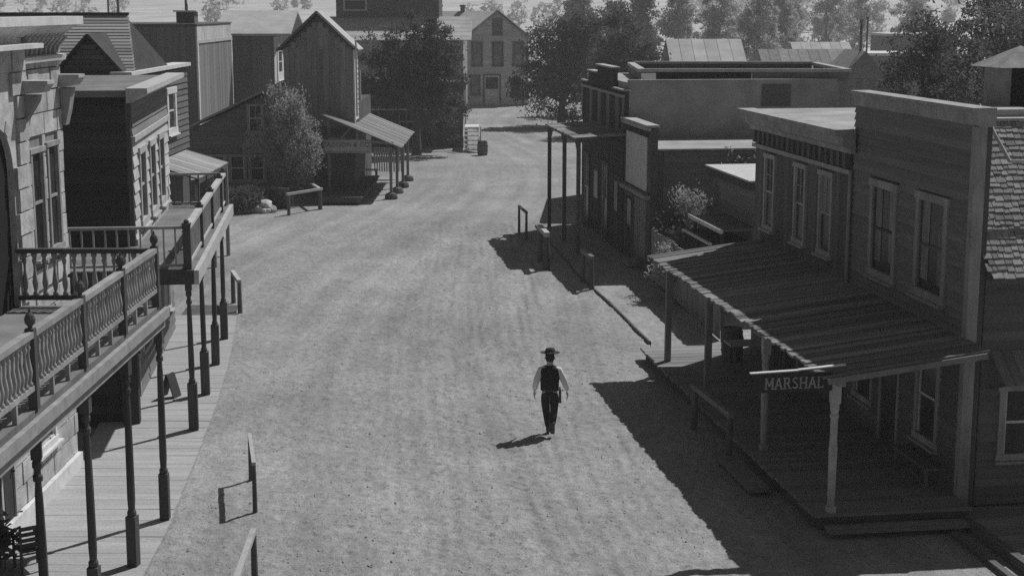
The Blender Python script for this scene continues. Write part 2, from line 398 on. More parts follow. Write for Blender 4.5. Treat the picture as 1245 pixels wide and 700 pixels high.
# the trodden street itself: wheel ruts, hoof dents and clods as real relief
def street_relief():
    rng = np.random.default_rng(21)
    x0, x1, y0, y1, st_ = -9.2, 5.6, 19.0, 67.0, .055
    nx, ny = int((x1 - x0) / st_), int((y1 - y0) / st_)
    X, Y = np.meshgrid(np.linspace(x0, x1, nx), np.linspace(y0, y1, ny))
    fx = np.fft.fftfreq(nx, st_)[None, :]; fy = np.fft.fftfreq(ny, st_)[:, None]; f = np.sqrt(fx ** 2 + fy ** 2); f[0, 0] = 1
    def noise(pw, lo, hi, sx=1.0):
        ff = np.sqrt((fx * 1.0) ** 2 + (fy * sx) ** 2); ff[0, 0] = 1
        z = np.fft.ifft2(np.fft.fft2(rng.normal(size=(ny, nx))) * ff ** -pw * np.exp(-(ff / hi) ** 2) * (1 - np.exp(-(ff / lo) ** 2))).real
        return z / z.std()
    H_ = .010 * noise(1.6, .3, 9.0) + .005 * noise(.4, 2.0, 9.0)
    for k in range(9):
        c = rng.uniform(-3.6, 2.4); a = rng.uniform(-.085, -.035); b = rng.uniform(.2, .7); ph = rng.uniform(0, 6)
        for off in (-.72, .72):
            xc = c + off + a * (Y - 26) + b * np.sin(Y * .11 + ph); d = (X - xc) / .07
            H_ -= rng.uniform(.008, .022) * np.exp(-d ** 2) * (.5 + .5 * np.sin(Y * .7 + ph * 3)) - .006 * np.exp(-((np.abs(d) - 2.2) / .8) ** 2)
    for k in range(5200):                       # hoof and boot dents
        yc = y0 + 1 + (y1 - y0 - 2) * rng.random() ** 1.3; xc = rng.normal(-1.0 - .05 * (yc - 26), 2.2)
        i, j = int((xc - x0) / st_), int((yc - y0) / st_)
        if 4 < i < nx - 5 and 4 < j < ny - 5:
            s_ = (slice(j - 4, j + 5), slice(i - 4, i + 5)); r2 = ((X[s_] - xc) / rng.uniform(.05, .08)) ** 2 + ((Y[s_] - yc) / rng.uniform(.06, .11)) ** 2
            H_[s_] += rng.uniform(.006, .022) * (-np.exp(-r2) + .5 * np.exp(-(np.sqrt(r2) - 1.5) ** 2 / .2))
    Z = np.clip(.035 + H_, .006, .085)
    ed = np.minimum(np.minimum(X - x0, x1 - X), np.minimum(Y - y0, y1 - Y)); Z = .004 + (Z - .004) * np.clip(ed / 1.2, 0, 1)
    v = np.stack([X, Y, Z], -1).reshape(-1, 3); i = (np.arange(ny - 1)[:, None] * nx + np.arange(nx - 1)[None, :]).ravel()
    q = np.stack([i, i + 1, i + nx + 1, i + nx], 1)
    me = bpy.data.meshes.new('street'); me.vertices.add(len(v)); me.vertices.foreach_set('co', v.ravel())
    me.loops.add(q.size); me.loops.foreach_set('vertex_index', q.ravel()); me.polygons.add(len(q)); me.polygons.foreach_set('loop_start', np.arange(len(q)) * 4)
    me.update(calc_edges=True); me.materials.append(MATS['dirt']); me.shade_smooth()
    return link(bpy.data.objects.new('street', me))
tag(street_relief(), kind='structure')
# loose stones on the street: uncountable, one object
def scatter_stones():
    rng = np.random.default_rng(3); b = MB()
    for k in range(3500):
        y = 21 + 45 * rng.random() ** 1.6; x = rng.uniform(-5.6, 3.9) - (y - 25) * .06
        r = .008 + .028 * rng.random() ** 3
        pts = [(x + r * rng.uniform(.6, 1.3) * a, y + r * rng.uniform(.6, 1.3) * c, .0 + r * .7 * max(d, -.2) + .036) for a, c, d in ((1, 0, 0), (0, 1, 0), (-1, 0, 0), (0, -1, 0), (0, 0, 1))]
        b.add(pts, [(0, 1, 4), (1, 2, 4), (2, 3, 4), (3, 0, 4)])
    return b.build('gravel', 'rock')
tag(scatter_stones(), 'small loose stones scattered over the dirt street', 'gravel', kind='stuff')

# ---- boardwalks
def lerp_pts(pts, y):
    for (xa, ya), (xb, yb) in zip(pts[:-1], pts[1:]):
        if ya <= y <= yb: return xa + (xb - xa) * (y - ya) / (yb - ya)
    return pts[0][0] if y < pts[0][1] else pts[-1][0]
bwk = thing('boardwalk', None, None, (-8, 20, 0)); bwk['kind'] = 'structure'
EDGE_L = [(-5.75, 15), (-5.93, 24.0), (-6.03, 26.0), (-6.43, 30.6), (-6.78, 34.5), (-7.35, 39.5), (-7.66, 41.6), (-8.4, 47)]
y = 17.0; k = 0
while y < 45:
    w = random.uniform(.24, .32)
    e = lerp_pts(EDGE_L, y + w / 2) + rj(.012)
    back = -8.68 if y < 30 else -8.75 - (y - 30) * .105
    pc('plank', bwk, 'deck_wood', back + 8, e + 8, y - 20 + .004, y - 20 + w - .004, .09, .15 + rj(.003), (rj(.004), rj(.003), rj(.006)))
    y += w
MB().prism([(EDGE_L[0][0] + 7.93, -5)] + [(x + 7.93, yy - 20) for x, yy in EDGE_L] + [(-2.0, 27), (-.7, 10), (-.68, -5)], 'z', -.02, .088).build('joist_bed', 'dark_wood', bwk)
bwr = thing('path', None, None, (4, 50, 0)); bwr['kind'] = 'structure'
EDGE_R = [(3.62, 40.4), (3.78, 41.6), (3.05, 47.4), (2.25, 52.8), (1.5, 60), (1.0, 65)]
y = 40.6
while y < 65:
    w = random.uniform(.24, .34); e = lerp_pts(EDGE_R, y + w / 2) + rj(.04)
    bk = 5.86 - (y - 40.6) * .118
    y += w
MB().prism([(x - 3.95, yy - 50) for x, yy in EDGE_R] + [(-.75, 15), (1.86, -9.6)], 'z', -.02, .085).build('surface', 'dirt', bwr)
for (xa, ya), (xb, yb) in zip(EDGE_R[1:-1], EDGE_R[2:]):
    n_ = max(2, int((yb - ya) / 2.6))
    for k in range(n_):
        p, q = k / n_, (k + 1) / n_
        MB().bar((xa + (xb - xa) * p - 4, ya + (yb - ya) * p - 49.99, .05), (xa + (xb - xa) * q - 4, ya + (yb - ya) * q - 50.01, .035), .05, .13).build('kerb_board', 'dark_wood', bwr)

# ================================================================== LEFT 1: stone building with balcony
sb = thing('stone_building', 'pale ashlar stone building with long railed balcony, nearest on left of street', 'building', (-8.65, 20, 0))
MB().box(-6, 0, -5, 9.75, 0, 8.75).build('wall', 'mortar', sb)
W = Wall(sb, 0, 0, 90)           # u = y-20
W1 = (7.62, 8.42, 4.62, 6.62); W2 = (8.62, 9.36, 4.62, 6.66); G1 = (7.0, 8.3, 1.1, 3.1)
W.blocks('stone_block', 4.6, 9.75, 4.02, 8.16, .40, .72, [W1, W2, (3, 6.78, 4.0, 7.0)], proud=.045)
W.blocks('stone_block', 5.0, 9.75, .45, 3.95, .40, .78, [G1, (5.0, 5.9, .3, 2.7), (2.4, 4.6, .9, 2.9)], proud=.045)
for w_ in (W1, W2): W.window(*w_, trim='rail_paint', tw=.09, cols=1, proud=.075, head=.06, bar='rail_paint')
W.window(*G1, trim='white_paint', tw=.1, proud=.08, sill=.1)
W.pc('shopfront', 'black_wood', -2.0, 4.95, .05, .1, .45, 3.6)  # black sheet added to darken this stretch of wall like shade
for k in range(5): W.pc('shade_panel', 'dark_wood', -1.8 + k * 1.35, -.6 + k * 1.35, .1, .125, .6, 3.3)  # dark boards on the added sheet, same painted shade
W.door(5.05, 5.85, .16, 2.65, leaf='black_wood')
W.pc('plinth', 'white_paint', 5.0, 9.75, 0, .12, .1, .44)
# near bay, standing forward of the wall, with an arched opening
ab = MB(); N_ = 12
arc = [(5.66 + .80 * math.cos(math.pi * k / N_), 6.35 + .80 * math.sin(math.pi * k / N_)) for k in range(N_ + 1)]
MB().prism([(7.25, 4.0), (7.25, 8.75), (1.0, 8.75), (1.0, 4.0), (4.86, 4.0)] + arc[::-1] + [(6.46, 4.0)], 'x', .002, .12).build('bay', 'stone_block', sb)
MB().prism([(4.86, 4.0)] + arc[::-1] + [(6.46, 4.0)], 'x', .003, .01).build('arch_shade', 'unlit_black', sb)  # flat black sheet painted in for the shade inside the arch
for k in range(N_):
    a0, a1 = math.pi * k / N_, math.pi * (k + 1) / N_
    q = [(5.66 + r_ * math.cos(a), 6.35 + r_ * math.sin(a)) for r_, a in ((.82, a0 + .02), (1.02, a0 + .02), (1.02, a1 - .02), (.82, a1 - .02))]
    if k % 4 == 3: MB().prism(q, 'x', .121, .135).build('voussoir', 'stone_block', sb)
WB = Wall(sb, .12, 0, 90)
z = 4.02; r_ = 0
while z < 8.3:
    a = 6.72 if (z > 6.2 and z < 7.3) else (6.48 if r_ % 2 else 6.56)
    WB.pc('quoin', 'stone_block', a, 7.24, .0, .06 + rj(.01), z + .015, z + .385)
    if r_ % 2 == 0 and z > 7.3: WB.pc('stone_block', 'stone_block', 5.4, a - .02, 0, .04, z + .015, z + .385)
    z += .4; r_ += 1
MB().box(0, .5, 0, 7.3, 8.42, 8.5).build('ledge', 'white_paint', sb)
MB().prism([(.0, 8.6), (.12, 8.6), (.32, 8.76), (.5, 8.8), (.5, 8.95), (.0, 8.95)], 'y', -3, 9.9).build('cornice', 'white_paint', sb)
MB().box(-6, -.002, -3, 9.74, 8.75, 8.9).build('roof', 'tar_roof', sb)
MB().prism([(.0, 8.14), (.16, 8.14), (.18, 8.24), (0, 8.26)], 'y', 7.3, 9.8).build('ledge', 'white_paint', sb)
for k in range(9):
    u = 7.42 + k * .28
    MB().prism([(.0, 8.28), (.06, 8.28), (.08, 8.4), (.22, 8.56), (.22, 8.6), (0, 8.6)], 'y', u, u + .12).build('bracket', 'cream_paint', sb)
for (u, pr) in ((7.0, .52), (9.62, .34)):                      # console caps
    c = MB().prism([(.12, 7.62), (pr, 7.66), (pr + .1, 7.8), (pr + .1, 7.86), (.0, 7.86), (0, 7.62)], 'y', u, u + .42).build('console_cap', 'cream_paint', sb)
    MB().prism([(.05, 6.9), (.12, 6.9), (.2, 7.2), (pr * .75, 7.5), (pr * .8, 7.61), (.05, 7.61)], 'y', u + .08, u + .34).build('bracket', 'rail_paint', c)
# balcony
PY = [26.47 - 2.33 * k for k in range(5)]
MB().box(.05, 2.5, -5, 6.55, 3.9, 4.0).build('balcony_deck', 'roof_felt', sb)
MB().box(2.38, 2.58, -5, 6.6, 3.62, 3.898).box(2.58, 2.66, -5, 6.62, 3.80, 3.97).build('fascia', 'rail_paint', sb)
MB().box(.05, 2.38, 6.45, 6.58, 3.66, 3.898).build('fascia', 'rail_paint', sb)
for k in range(12): pc('joist', sb, 'dark_wood', .05, 2.38, 6.2 - k * .85, 6.28 - k * .85, 3.68, 3.898)
post1 = turned_post(3.5, .85, .165, .066).mesh('post', 'post_paint')
newel = MB().box(-.06, .06, -.06, .06, 0, 1.06).lathe([(.03, 1.06), (.03, 1.09), (.065, 1.13), (.075, 1.18), (.055, 1.235), (.02, 1.27), (.012, 1.32)], 10).mesh('newel', 'post_paint')
bal1 = baluster_mesh(.62, .045, 'rail_paint')
for yy in PY:
    inst('post', post1, sb, (2.47, yy - 20, .14), (rj(.006), rj(.006), rj(.2))); inst('newel', newel, sb, (2.47, yy - 20, 4.0))
for ya, yb in zip(PY[1:], PY[:-1]):
    a, b = ya - 20 + .06, yb - 20 - .06
    pc('top_rail', sb, 'rail_paint', 2.41, 2.53, a, b, 4.95, 5.03); pc('bottom_rail', sb, 'rail_paint', 2.43, 2.51, a, b, 4.26, 4.33)
    for k in range(14): inst('baluster', bal1, sb, (2.47 + rj(.004), a + (b - a) * (k + .5) / 14 + rj(.008), 4.33), (rj(.015), rj(.015), rj(1)))
    for q in (.33, .67): pc('rail_block', sb, 'rail_paint', 2.44, 2.50, a + (b - a) * q - .03, a + (b - a) * q + .03, 4.0, 4.26)
pc('top_rail', sb, 'post_paint', .1, 2.41, 6.40, 6.52, 4.94, 5.02); pc('bottom_rail', sb, 'post_paint', .1, 2.41, 6.42, 6.50, 4.12, 4.2)
bal1d = baluster_mesh(.74, .055, 'rail_paint')
for k in range(13): inst('baluster', bal1d, sb, (.22 + k * .172, 6.46, 4.2))

# ================================================================== LEFT 2: frame building with gallery
lb = thing('gallery_building', 'two storey boarded building with deck gallery and dark blank side wall', 'building', (-6.89, 32.42, 0), 6.4)
MB().box(-7, -1.52, 3.52, 11.1, 3.4, 7.1).box(-7, -1.52, .9, 11.1, 0, 3.4).build('wall', 'wall_dark', lb)
W = Wall(lb, -1.52, 0, 90)
hs = [(4.45, 5.7, 3.95, 5.85), (6.5, 7.75, 3.95, 5.85), (8.55, 9.8, 3.95, 5.85)]
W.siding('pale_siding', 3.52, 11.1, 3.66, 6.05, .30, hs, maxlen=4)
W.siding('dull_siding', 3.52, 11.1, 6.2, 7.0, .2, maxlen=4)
for h_ in hs: W.window(*h_, trim='cream_paint', tw=.16, cols=1, proud=.09, head=.07, bar='cream_paint')
W.pc('band', 'cream_paint', 3.45, 11.15, 0, .12, 6.06, 6.19); W.pc('band', 'cream_paint', 3.5, 11.12, 0, .08, 3.66, 3.8)
gh = [(2.0, 3.1, .2, 2.5), (4.0, 5.6, .9, 2.6), (6.6, 7.7, .2, 2.5), (8.6, 10.2, .9, 2.6)]
W.siding('dull_siding', .9, 11.1, .1, 3.4, .24, gh, maxlen=5)
for i, h_ in enumerate(gh):
    if i % 2: W.window(*h_, trim='cream_paint')
    else: W.door(*h_)
S_ = Wall(lb, -7, 3.52, 0)
S_.siding('black_wood', 0, 5.45, 3.7, 7.05, .2, maxlen=3)  # near-black boards: the side's shade is put into their colour
S2 = Wall(lb, -7, .9, 0); S2.siding('black_wood', 0, 5.45, .1, 3.35, .22, maxlen=3)  # ground floor side likewise, its shade painted as black boards
pc('corner_board', lb, 'dark_wood', -1.6, -1.49, 3.44, 3.50, 3.66, 7.0)
MB().prism([(-1.5, 6.98), (-1.38, 7.0), (-1.2, 7.14), (-1.02, 7.2), (-1.02, 7.32), (-1.5, 7.32)], 'y', 2.9, 11.6).build('cornice', 'cream_paint', lb)
MB().box(-7.1, -1.51, 3.0, 11.3, 7.12, 7.27).build('roof', 'roof_felt', lb)
MB().box(-4.6, -3.9, 2.75, 3.35, 7.28, 7.42).build('roof_cap', 'white_paint', lb)
MB().box(-4.45, -4.0, 2.9, 3.5, 5.9, 7.11).build('chimney', 'dark_paint', lb)
# gallery deck, posts, rails
MB().box(-6.5, -1.5, -.1, 3.4, 3.52, 3.65).box(-1.5, .16, -.1, 11.0, 3.52, 3.652).build('gallery_deck', 'roof_felt', lb)
MB().box(.16, .26, -.2, 11.1, 3.36, 3.66).build('fascia', 'cream_paint', lb)
MB().box(-6.5, .16, -.2, -.1, 3.36, 3.66).build('fascia', 'dark_paint', lb)
post2 = turned_post(3.38, 1.05, .20, .064).mesh('post', 'post_paint')
newel2 = MB().box(-.08, .08, -.08, .08, 0, .96).box(-.095, .095, -.095, .095, .96, .99).lathe([(.045, .99), (.06, 1.02), (.055, 1.04), (.02, 1.07)], 8).mesh('newel', 'post_paint')
sq = MB().box(-.018, .018, -.018, .018, 0, 1).mesh('baluster', 'rail_paint'); sqd = MB().box(-.02, .02, -.02, .02, 0, 1).mesh('baluster', 'post_paint')
PL = [0, 3.13, 6.26, 9.4]
for yy in PL: inst('post', post2, lb, (0.02, yy, .13), (rj(.008), rj(.008), 0)); inst('newel', newel2, lb, (0.02, yy, 3.65))
pc('post', lb, 'black_wood', -1.55, -1.2, .6, .88, .1, 3.5)
inst('newel', newel2, lb, (0.02, 10.85, 3.65))
for a, b in zip(PL, PL[1:] + [10.85]):
    pc('top_rail', lb, 'cream_paint', -.05, .1, a + .08, b - .08, 4.5, 4.58); pc('bottom_rail', lb, 'cream_paint', -.03, .07, a + .08, b - .08, 3.74, 3.8)
    n = int((b - a) / .135)
    for k in range(n): inst('baluster', sq, lb, (.02, a + .1 + (b - a - .2) * (k + .5) / n, 3.8), scale=(1, 1, .7))
for (yy, x0, m_) in ((0, -4.2, 'rail_paint'), (10.85, -1.45, 'rail_paint')):
    pc('top_rail', lb, m_, x0, -.07, yy - .05, yy + .05, 4.52, 4.58); pc('bottom_rail', lb, m_, x0, -.07, yy - .04, yy + .04, 3.72, 3.77)
    n = int(abs(x0) / .24)
    for k in range(n): inst('baluster', sq if yy == 0 else sqd, lb, (x0 + (abs(x0) - .1) * (k + .5) / n, yy, 3.77), scale=(1, 1, .75))

# ---- shingled roof behind (rows of courses) with a dark gable in front
sh = thing('shingled_house', 'house with steep coursed shingle roof showing behind the stone building', 'house', (-13.2, 50, 0))
MB().box(-4, 1.0, 0, 5, 0, 7.1).build('wall', 'wall_dark', sh)
MB().add([(-4.1, -.3, 6.98), (1.15, -.3, 6.98), (1.15, 5.3, 6.98), (-4.1, 5.3, 6.98), (-4.1, 2.5, 8.84), (.3, 2.5, 8.84)], [(0, 1, 5, 4), (1, 2, 5), (2, 3, 4, 5), (3, 0, 4), (0, 3, 2, 1)]).build('roof_frame', 'black_wood', sh)
for k in range(19):
    t0, t1 = k / 19, (k + 1) / 19
    o = inst('shingle_course', unit('shingle'), sh, ((-4.15 + 1.22 - .85 * t0) / 2, -.35 + 2.87 * (t0 + t1) / 2, 7.02 + 1.87 * (t0 + t1) / 2), (math.atan2(1.87, 2.87) - .10, 0, 0), (5.37 - .85 * t0, .20, .04))
MB().bar((-4.25, 2.5, 8.92), (.42, 2.5, 8.92), .16, .07).build('ridge_cap', 'black_wood', sh)
gs = sh
MB().prism([(-1.2, 6.6), (.9, 6.6), (.9, 7.0), (-.15, 8.16), (-1.2, 7.0)], 'y', -.55, 1.2).build('dormer_wall', 'black_wood', gs)
for s_ in (-1, 1):
    MB().bar((-.15 + s_ * 1.3, .5, 6.85), (-.15, .5, 8.28), 2.4, .08, up=(s_ * .73, 0, .68)).build('dormer_roof', 'black_wood', gs)
Wg = Wall(gs, -.15, -.55, 0)
for k in range(6): Wg.pc('siding_board', 'dark_wood', -.95 + k * .14, .95 - k * .14, .005, .03, 7.02 + k * .16, 7.16 + k * .16)

# ---- LEFT 3: plain building with window and low shingled porch
l3 = thing('porch_house', 'dark plain building with white capped parapet and low lit porch roof past the gallery', 'building', (-12.1, 46, 0))
MB().box(-6, 0, 0, 12, 0, 6.98).build('wall', 'wall_dark', l3)
W = Wall(l3, 0, 0, 90)
W.siding('brown_siding', 0, 12, 4.0, 6.9, .22, [(8.35, 9.85, 4.7, 6.35)], maxlen=5)
W.window(8.35, 9.85, 4.7, 6.35, trim='white_paint', tw=.22, cols=1, proud=.09)
MB().box(-.5, .18, 3.0, 12.1, 7.0, 7.12).build('parapet_cap', 'white_paint', l3)
Wc = Wall(l3, -6, 0, 0); Wc.siding('brown_siding', 0, 6, 3.0, 6.95, .24, maxlen=3)
for k in range(20):
    y0 = 5.8 + k * .28
    pc('roof_plank', l3, 'shingle', -.05, 1.62, y0, y0 + .27, 3.66, 3.72, (0, math.atan2(.48, 1.6), 0))
MB().box(1.45, 1.56, 5.8, 11.4, 3.28, 3.4).build('beam', 'dark_wood', l3)
for yy in (5.95, 8.6, 11.25): pc('post', l3, 'grey_wood', 1.44, 1.57, yy - .06, yy + .06, .02, 3.28)
for k in range(8): pc('hood_plank', l3, 'dark_wood', 0, .8, 2.0 + k * .35, 2.34 + k * .35, 4.42, 4.46, (0, .45, 0))

# ---- LEFT 4: tall plank false front
l4 = thing('plank_building', 'tall windowless building with lit vertical plank front and pale corner strip', 'building', (-17.1, 85, 0))
MB().box(-6, 0, 0, 10.5, 0, 8.2).build('wall', 'wall_dark', l4)
W = Wall(l4, 0, 0, 90); W.vboards('dull_siding', .3, 10.5, .2, 7.2, .42, thick=.03); W.vboards('pale_siding', .3, 10.5, 7.35, 8.15, .9, thick=.02)
W.pc('band', 'cream_paint', .2, 10.5, 0, .09, 7.2, 7.34); W.pc('corner_strip', 'white_paint', -.02, .28, -.02, .07, .2, 8.1)
Wc = Wall(l4, -6, 0, 0); Wc.vboards('brown_siding', 0, 5.98, .2, 8.1, .4)
MB().box(-6.1, .08, -.1, 10.6, 8.2, 8.27).build('coping', 'dark_wood', l4)
cv = thing('roof_vent', 'square louvred vent with pale flat cap on the plank building roof', 'vent', (-18.0, 87.2, 8.27))
MB().box(-.5, .5, -.5, .5, 0, .62).build('body', 'dark_wood', cv); MB().box(-.64, .64, -.64, .64, .62, .70).build('cap', 'white_paint', cv)
MB().lathe([(.06, .7), (.06, 1.0), (.02, 1.1)], 8).build('finial', 'iron', cv)
for k in range(4): pc('louvre', cv, 'black_wood', -.46, .46, -.53, -.505, .08 + k * .13, .15 + k * .13)

# ---- LEFT 5: store with tall gable, lean-to and porch
st = thing('general_store', 'dark boarded store with tall narrow gable, lean-to side and sloping porch roof', 'store', (-9.4, 76, 0))
MB().prism([(-6.2, 0), (-1.7, 0), (-1.7, 5.4), (-6.2, 3.3)], 'y', 0, 9).build('lean_to_wall', 'wall_dark', st)
MB().prism([(-1.68, 0), (1.7, 0), (1.7, 7.2), (0, 8.75), (-1.68, 7.2)], 'y', 0, 1.7).build('wall', 'wall_dark', st)
MB().box(-1.68, 1.6, 1.72, 10, 0, 4.4).build('rear_wall', 'wall_dark', st)
W = Wall(st, 0, 0, 0)
hs = [(-5.5, -2.6, .7, 2.05), (-3.55, -2.7, 3.1, 4.5)]
z = .1
while z < 5.3:
    right = -1.7; left = max(-6.2, -6.2 + (z + .24 - 3.3) * 4.5 / 2.1)
    if right - left > .2: W.siding('brown_siding', left, right, z, z + .22, .22, hs)
    z += .22
W.vboards('grey_wood', -1.68, 1.66, 3.4, 7.15, .28)
for k in range(12):
    a = -1.6 + k * .267; t = 7.15 + 1.5 * (1 - max(abs(a), abs(a + .267)) / 1.7)
    if t > 7.2: W.pc('wall_board', 'grey_wood', a, a + .26, .004, .03, 7.15, t)
W.window(-3.55, -2.7, 3.1, 4.5, trim='rail_paint', tw=.11, pane='glass')
for k in range(3): W.window(-5.5 + k * .97, -4.6 + k * .97, .7, 2.05, trim='rail_paint', tw=.12, cols=1)
W.door(-.6, .5, .42, 2.5, leaf='black_wood')
for s_ in (-1, 1):
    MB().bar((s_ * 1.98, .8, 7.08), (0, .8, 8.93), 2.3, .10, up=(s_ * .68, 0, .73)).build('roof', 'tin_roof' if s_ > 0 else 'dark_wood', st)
MB().bar((-6.45, 4.4, 3.36), (-1.7, 4.4, 5.60), 9.4, .1).build('lean_to_roof', 'grey_wood', st)
We = Wall(st, 1.7, 0, 90); We.siding('pale_siding', .25, 1.7, 3.7, 7.1, .25)
We.pc('corner_board', 'white_paint', -.03, .24, -.02, .06, 3.4, 7.1)
MB().box(.3, 1.2, 3.2, 4.4, 4.4, 5.9).build('roof_hatch', 'plaster', st)
for yy in (2.6, 5.0): pc('balustrade_post', st, 'cream_paint', 1.4, 1.55, yy, yy + .15, 4.3, 5.9)
MB().tube([(1.86, -.35, 7.6), (1.88, -.3, 7.1), (1.84, -.08, 6.6), (1.84, -.06, 3.9)], .05, 6).build('drain_pipe', 'white_paint', st)
# porch roof planks, beam, posts
sl_ = math.atan2(1.58, 3.8)
for k in range(34):
    y0 = -2.0 + k * .28
    xa = .3 if y0 < -.1 else 1.75
    za = 4.12 - (xa - .3) * 1.58 / 3.8
    L_ = math.hypot(4.15 - xa, za - 2.54)
    inst('roof_plank', unit('grey_wood'), st, ((xa + 4.15) / 2 + rj(.03), y0 + .14, (za + 2.54) / 2), (0, sl_, 0), (L_, .27, .05))
MB().box(3.72, 3.86, -1.9, 7.5, 2.46, 2.6).build('beam', 'dark_wood', st)
MB().bar((.6, -1.7, 2.95), (3.72, -1.7, 2.72), .1, .14).bar((1.0, -1.7, 2.7), (1.7, -1.7, 3.5), .08, .08).bar((2.0, -1.7, 2.8), (2.0, -1.7, 3.35), .08, .08).build('brace', 'grey_wood', st)
for (px_, py_) in ((3.55, -1.3), (3.67, 1.1), (3.78, 3.6), (3.83, 6.7)):
    pc('post', st, 'grey_wood', px_ - .07, px_ + .07, py_ - .07, py_ + .07, .3, 2.47)
    MB().lathe([(.30, 0), (.32, .12), (.26, .26), (.12, .32)], 10).build('post_footing', 'dark_wood', st, (px_, py_, 0))
for yy in (-1.6,):
    pc('post', st, 'grey_wood', .55, .67, yy - .06, yy + .06, .38, 3.95)
    pc('post', st, 'dark_wood', -.75, -.63, yy - .06, yy + .06, 0.02, 3.9)
MB().box(.35, 2.28, -3.6, 6.0, .1, .3).build('platform_frame', 'dark_wood', st)
for k in range(24): pc('platform_plank', st, 'dark_wood', .25 , 2.38, -3.7 + k * .405, -3.7 + k * .405 + .39, .302, .37)
for k in range(13): pc('picket', st, 'cream_paint', 1.95 + k * .13, 2.02 + k * .13, 7.62, 7.66, .4, 1.7)
pc('picket_rail', st, 'cream_paint', 1.9, 3.6, 7.66, 7.7, 1.3, 1.4)
sg = thing('store_sign', 'long pale framed signboard lettered with a firm name hung under the store porch', 'sign', (-7.9, 74.25, 2.3))
MB().box(-1.08, 1.08, -.03, .03, 0, .58).build('board', 'sign_mid', sg)
MB().box(-1.12, 1.12, -.05, .05, .55, .61).box(-1.12, 1.12, -.05, .05, -.03, .03).box(1.06, 1.12, -.05, .05, .031, .549).box(-1.12, -1.06, -.05, .05, .031, .549).build('frame', 'rail_paint', sg)
inst('lettering', text_mesh('MADISON & CO.', .32, 'dark_paint'), sg, (-.02, -.036, .36), (R(90), 0, 0), (.92, 1, 1))
for (x_, z_) in ((-.9, 1.15), (.9, .72)): MB().bar((x_, 0, .58), (x_, 0, z_), .03, .03).build('hanger', 'iron', sg)
mb_ = thing('counter', 'white topped counter standing on the store porch platform', 'counter', (-7.6, 79.2, .37))
MB().box(-.75, .75, -.2, .2, .55, .62).build('top', 'white_paint', mb_)
for s_ in (-.65, .65): pc('leg', mb_, 'dark_wood', s_ - .05, s_ + .05, -.15, .15, 0, .55)

# ---- LEFT 6: gabled house behind the store
l7 = thing('rear_house', 'dark tall house with pale grey roof and lit window strip behind the store', 'house', (-17.3, 97, 0))
MB().box(0, 2.55, 0, 7, 0, 7.5).build('wall', 'wall_dark', l7)
MB().prism([(-.5, 7.55), (3.0, 8.95), (7.4, 7.4), (7.4, 7.3), (3.0, 8.8), (-.5, 7.42)], 'x', -1.0, 3.7).build('roof', 'tin_roof', l7)
Wall(l7, 0, 0, 0).vboards('brown_siding', 0, 2.55, .1, 7.4, .3)
W = Wall(l7, 2.55, 0, 90); W.vboards('pale_siding', 0, 7, 3, 7.35, .5, [(1.2, 3.6, 4.6, 6.9)]); W.window(1.2, 3.6, 4.6, 6.9, trim='white_paint', tw=.5, cols=1)
bx = thing('flat_topped_tower', 'dark square boarded tower with a thin white rim beyond the rear house', 'tower', (-17.6, 112, 0))
MB().box(-1.05, 1.05, 0, 2.2, 0, 8.6).build('wall', 'dark_wood', bx); MB().box(-1.2, 1.2, -.15, 2.3, 8.6, 8.72).build('rim', 'white_paint', bx)

# ---- far gable house closing the street
fh = thing('far_house', 'grey gabled two storey house facing down the street at its far end', 'house', (-1.4, 148, 0))
MB().prism([(-2.95, 0), (2.95, 0), (2.95, 6.4), (0, 8.75), (-2.95, 6.4)], 'y', 0, 10).build('wall', 'cream_paint', fh)
MB().prism([(-8.5, 0), (-2.96, 0), (-2.96, 6.2), (-8.5, 6.2)], 'y', 1.5, 9).build('side_wing', 'cream_paint', fh)
W = Wall(fh, 0, 0, 0)
hs = [(-2.45, -1.35, 3.7, 5.95), (-.5, .6, 3.7, 5.95), (1.45, 2.5, 3.7, 5.95), (-.45, .5, 6.6, 8.1), (-1.35, .35, .15, 2.95), (-2.6, -1.6, 1.0, 2.9)]
W.siding('pale_siding', -2.95, 2.95, .1, 6.4, .3, hs)  # pale boards lighten the far house as distance haze would
for k in range(7):
    hw = 2.95 * (1 - (k + .8) / 7.6); W.siding('pale_siding', -hw, hw, 6.4 + k * .3, 6.7 + k * .3, .3, hs)
for h_ in hs[:4] + hs[5:]: W.window(*h_, trim='dark_wood', tw=.14, pane='blind', upper='blind', bar='dark_wood', proud=.09)
W.door(*hs[4], trim='dark_wood', leaf='pale_siding', tw=.14)
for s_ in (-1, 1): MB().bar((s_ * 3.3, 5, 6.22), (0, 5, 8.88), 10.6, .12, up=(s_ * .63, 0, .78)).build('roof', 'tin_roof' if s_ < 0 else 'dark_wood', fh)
MB().prism([(1.2, 6.1), (5.2, 8.8), (9.2, 6.1)], 'x', -8.7, -.3).build('side_roof', 'tin_roof', fh)
for x_ in (-3.4, -5.6): MB().lathe([(.22, 8.5), (.22, 9.2), (.3, 9.25), (.3, 9.4)], 8, (x_, 5.2)).build('chimney', 'dark_wood', fh)

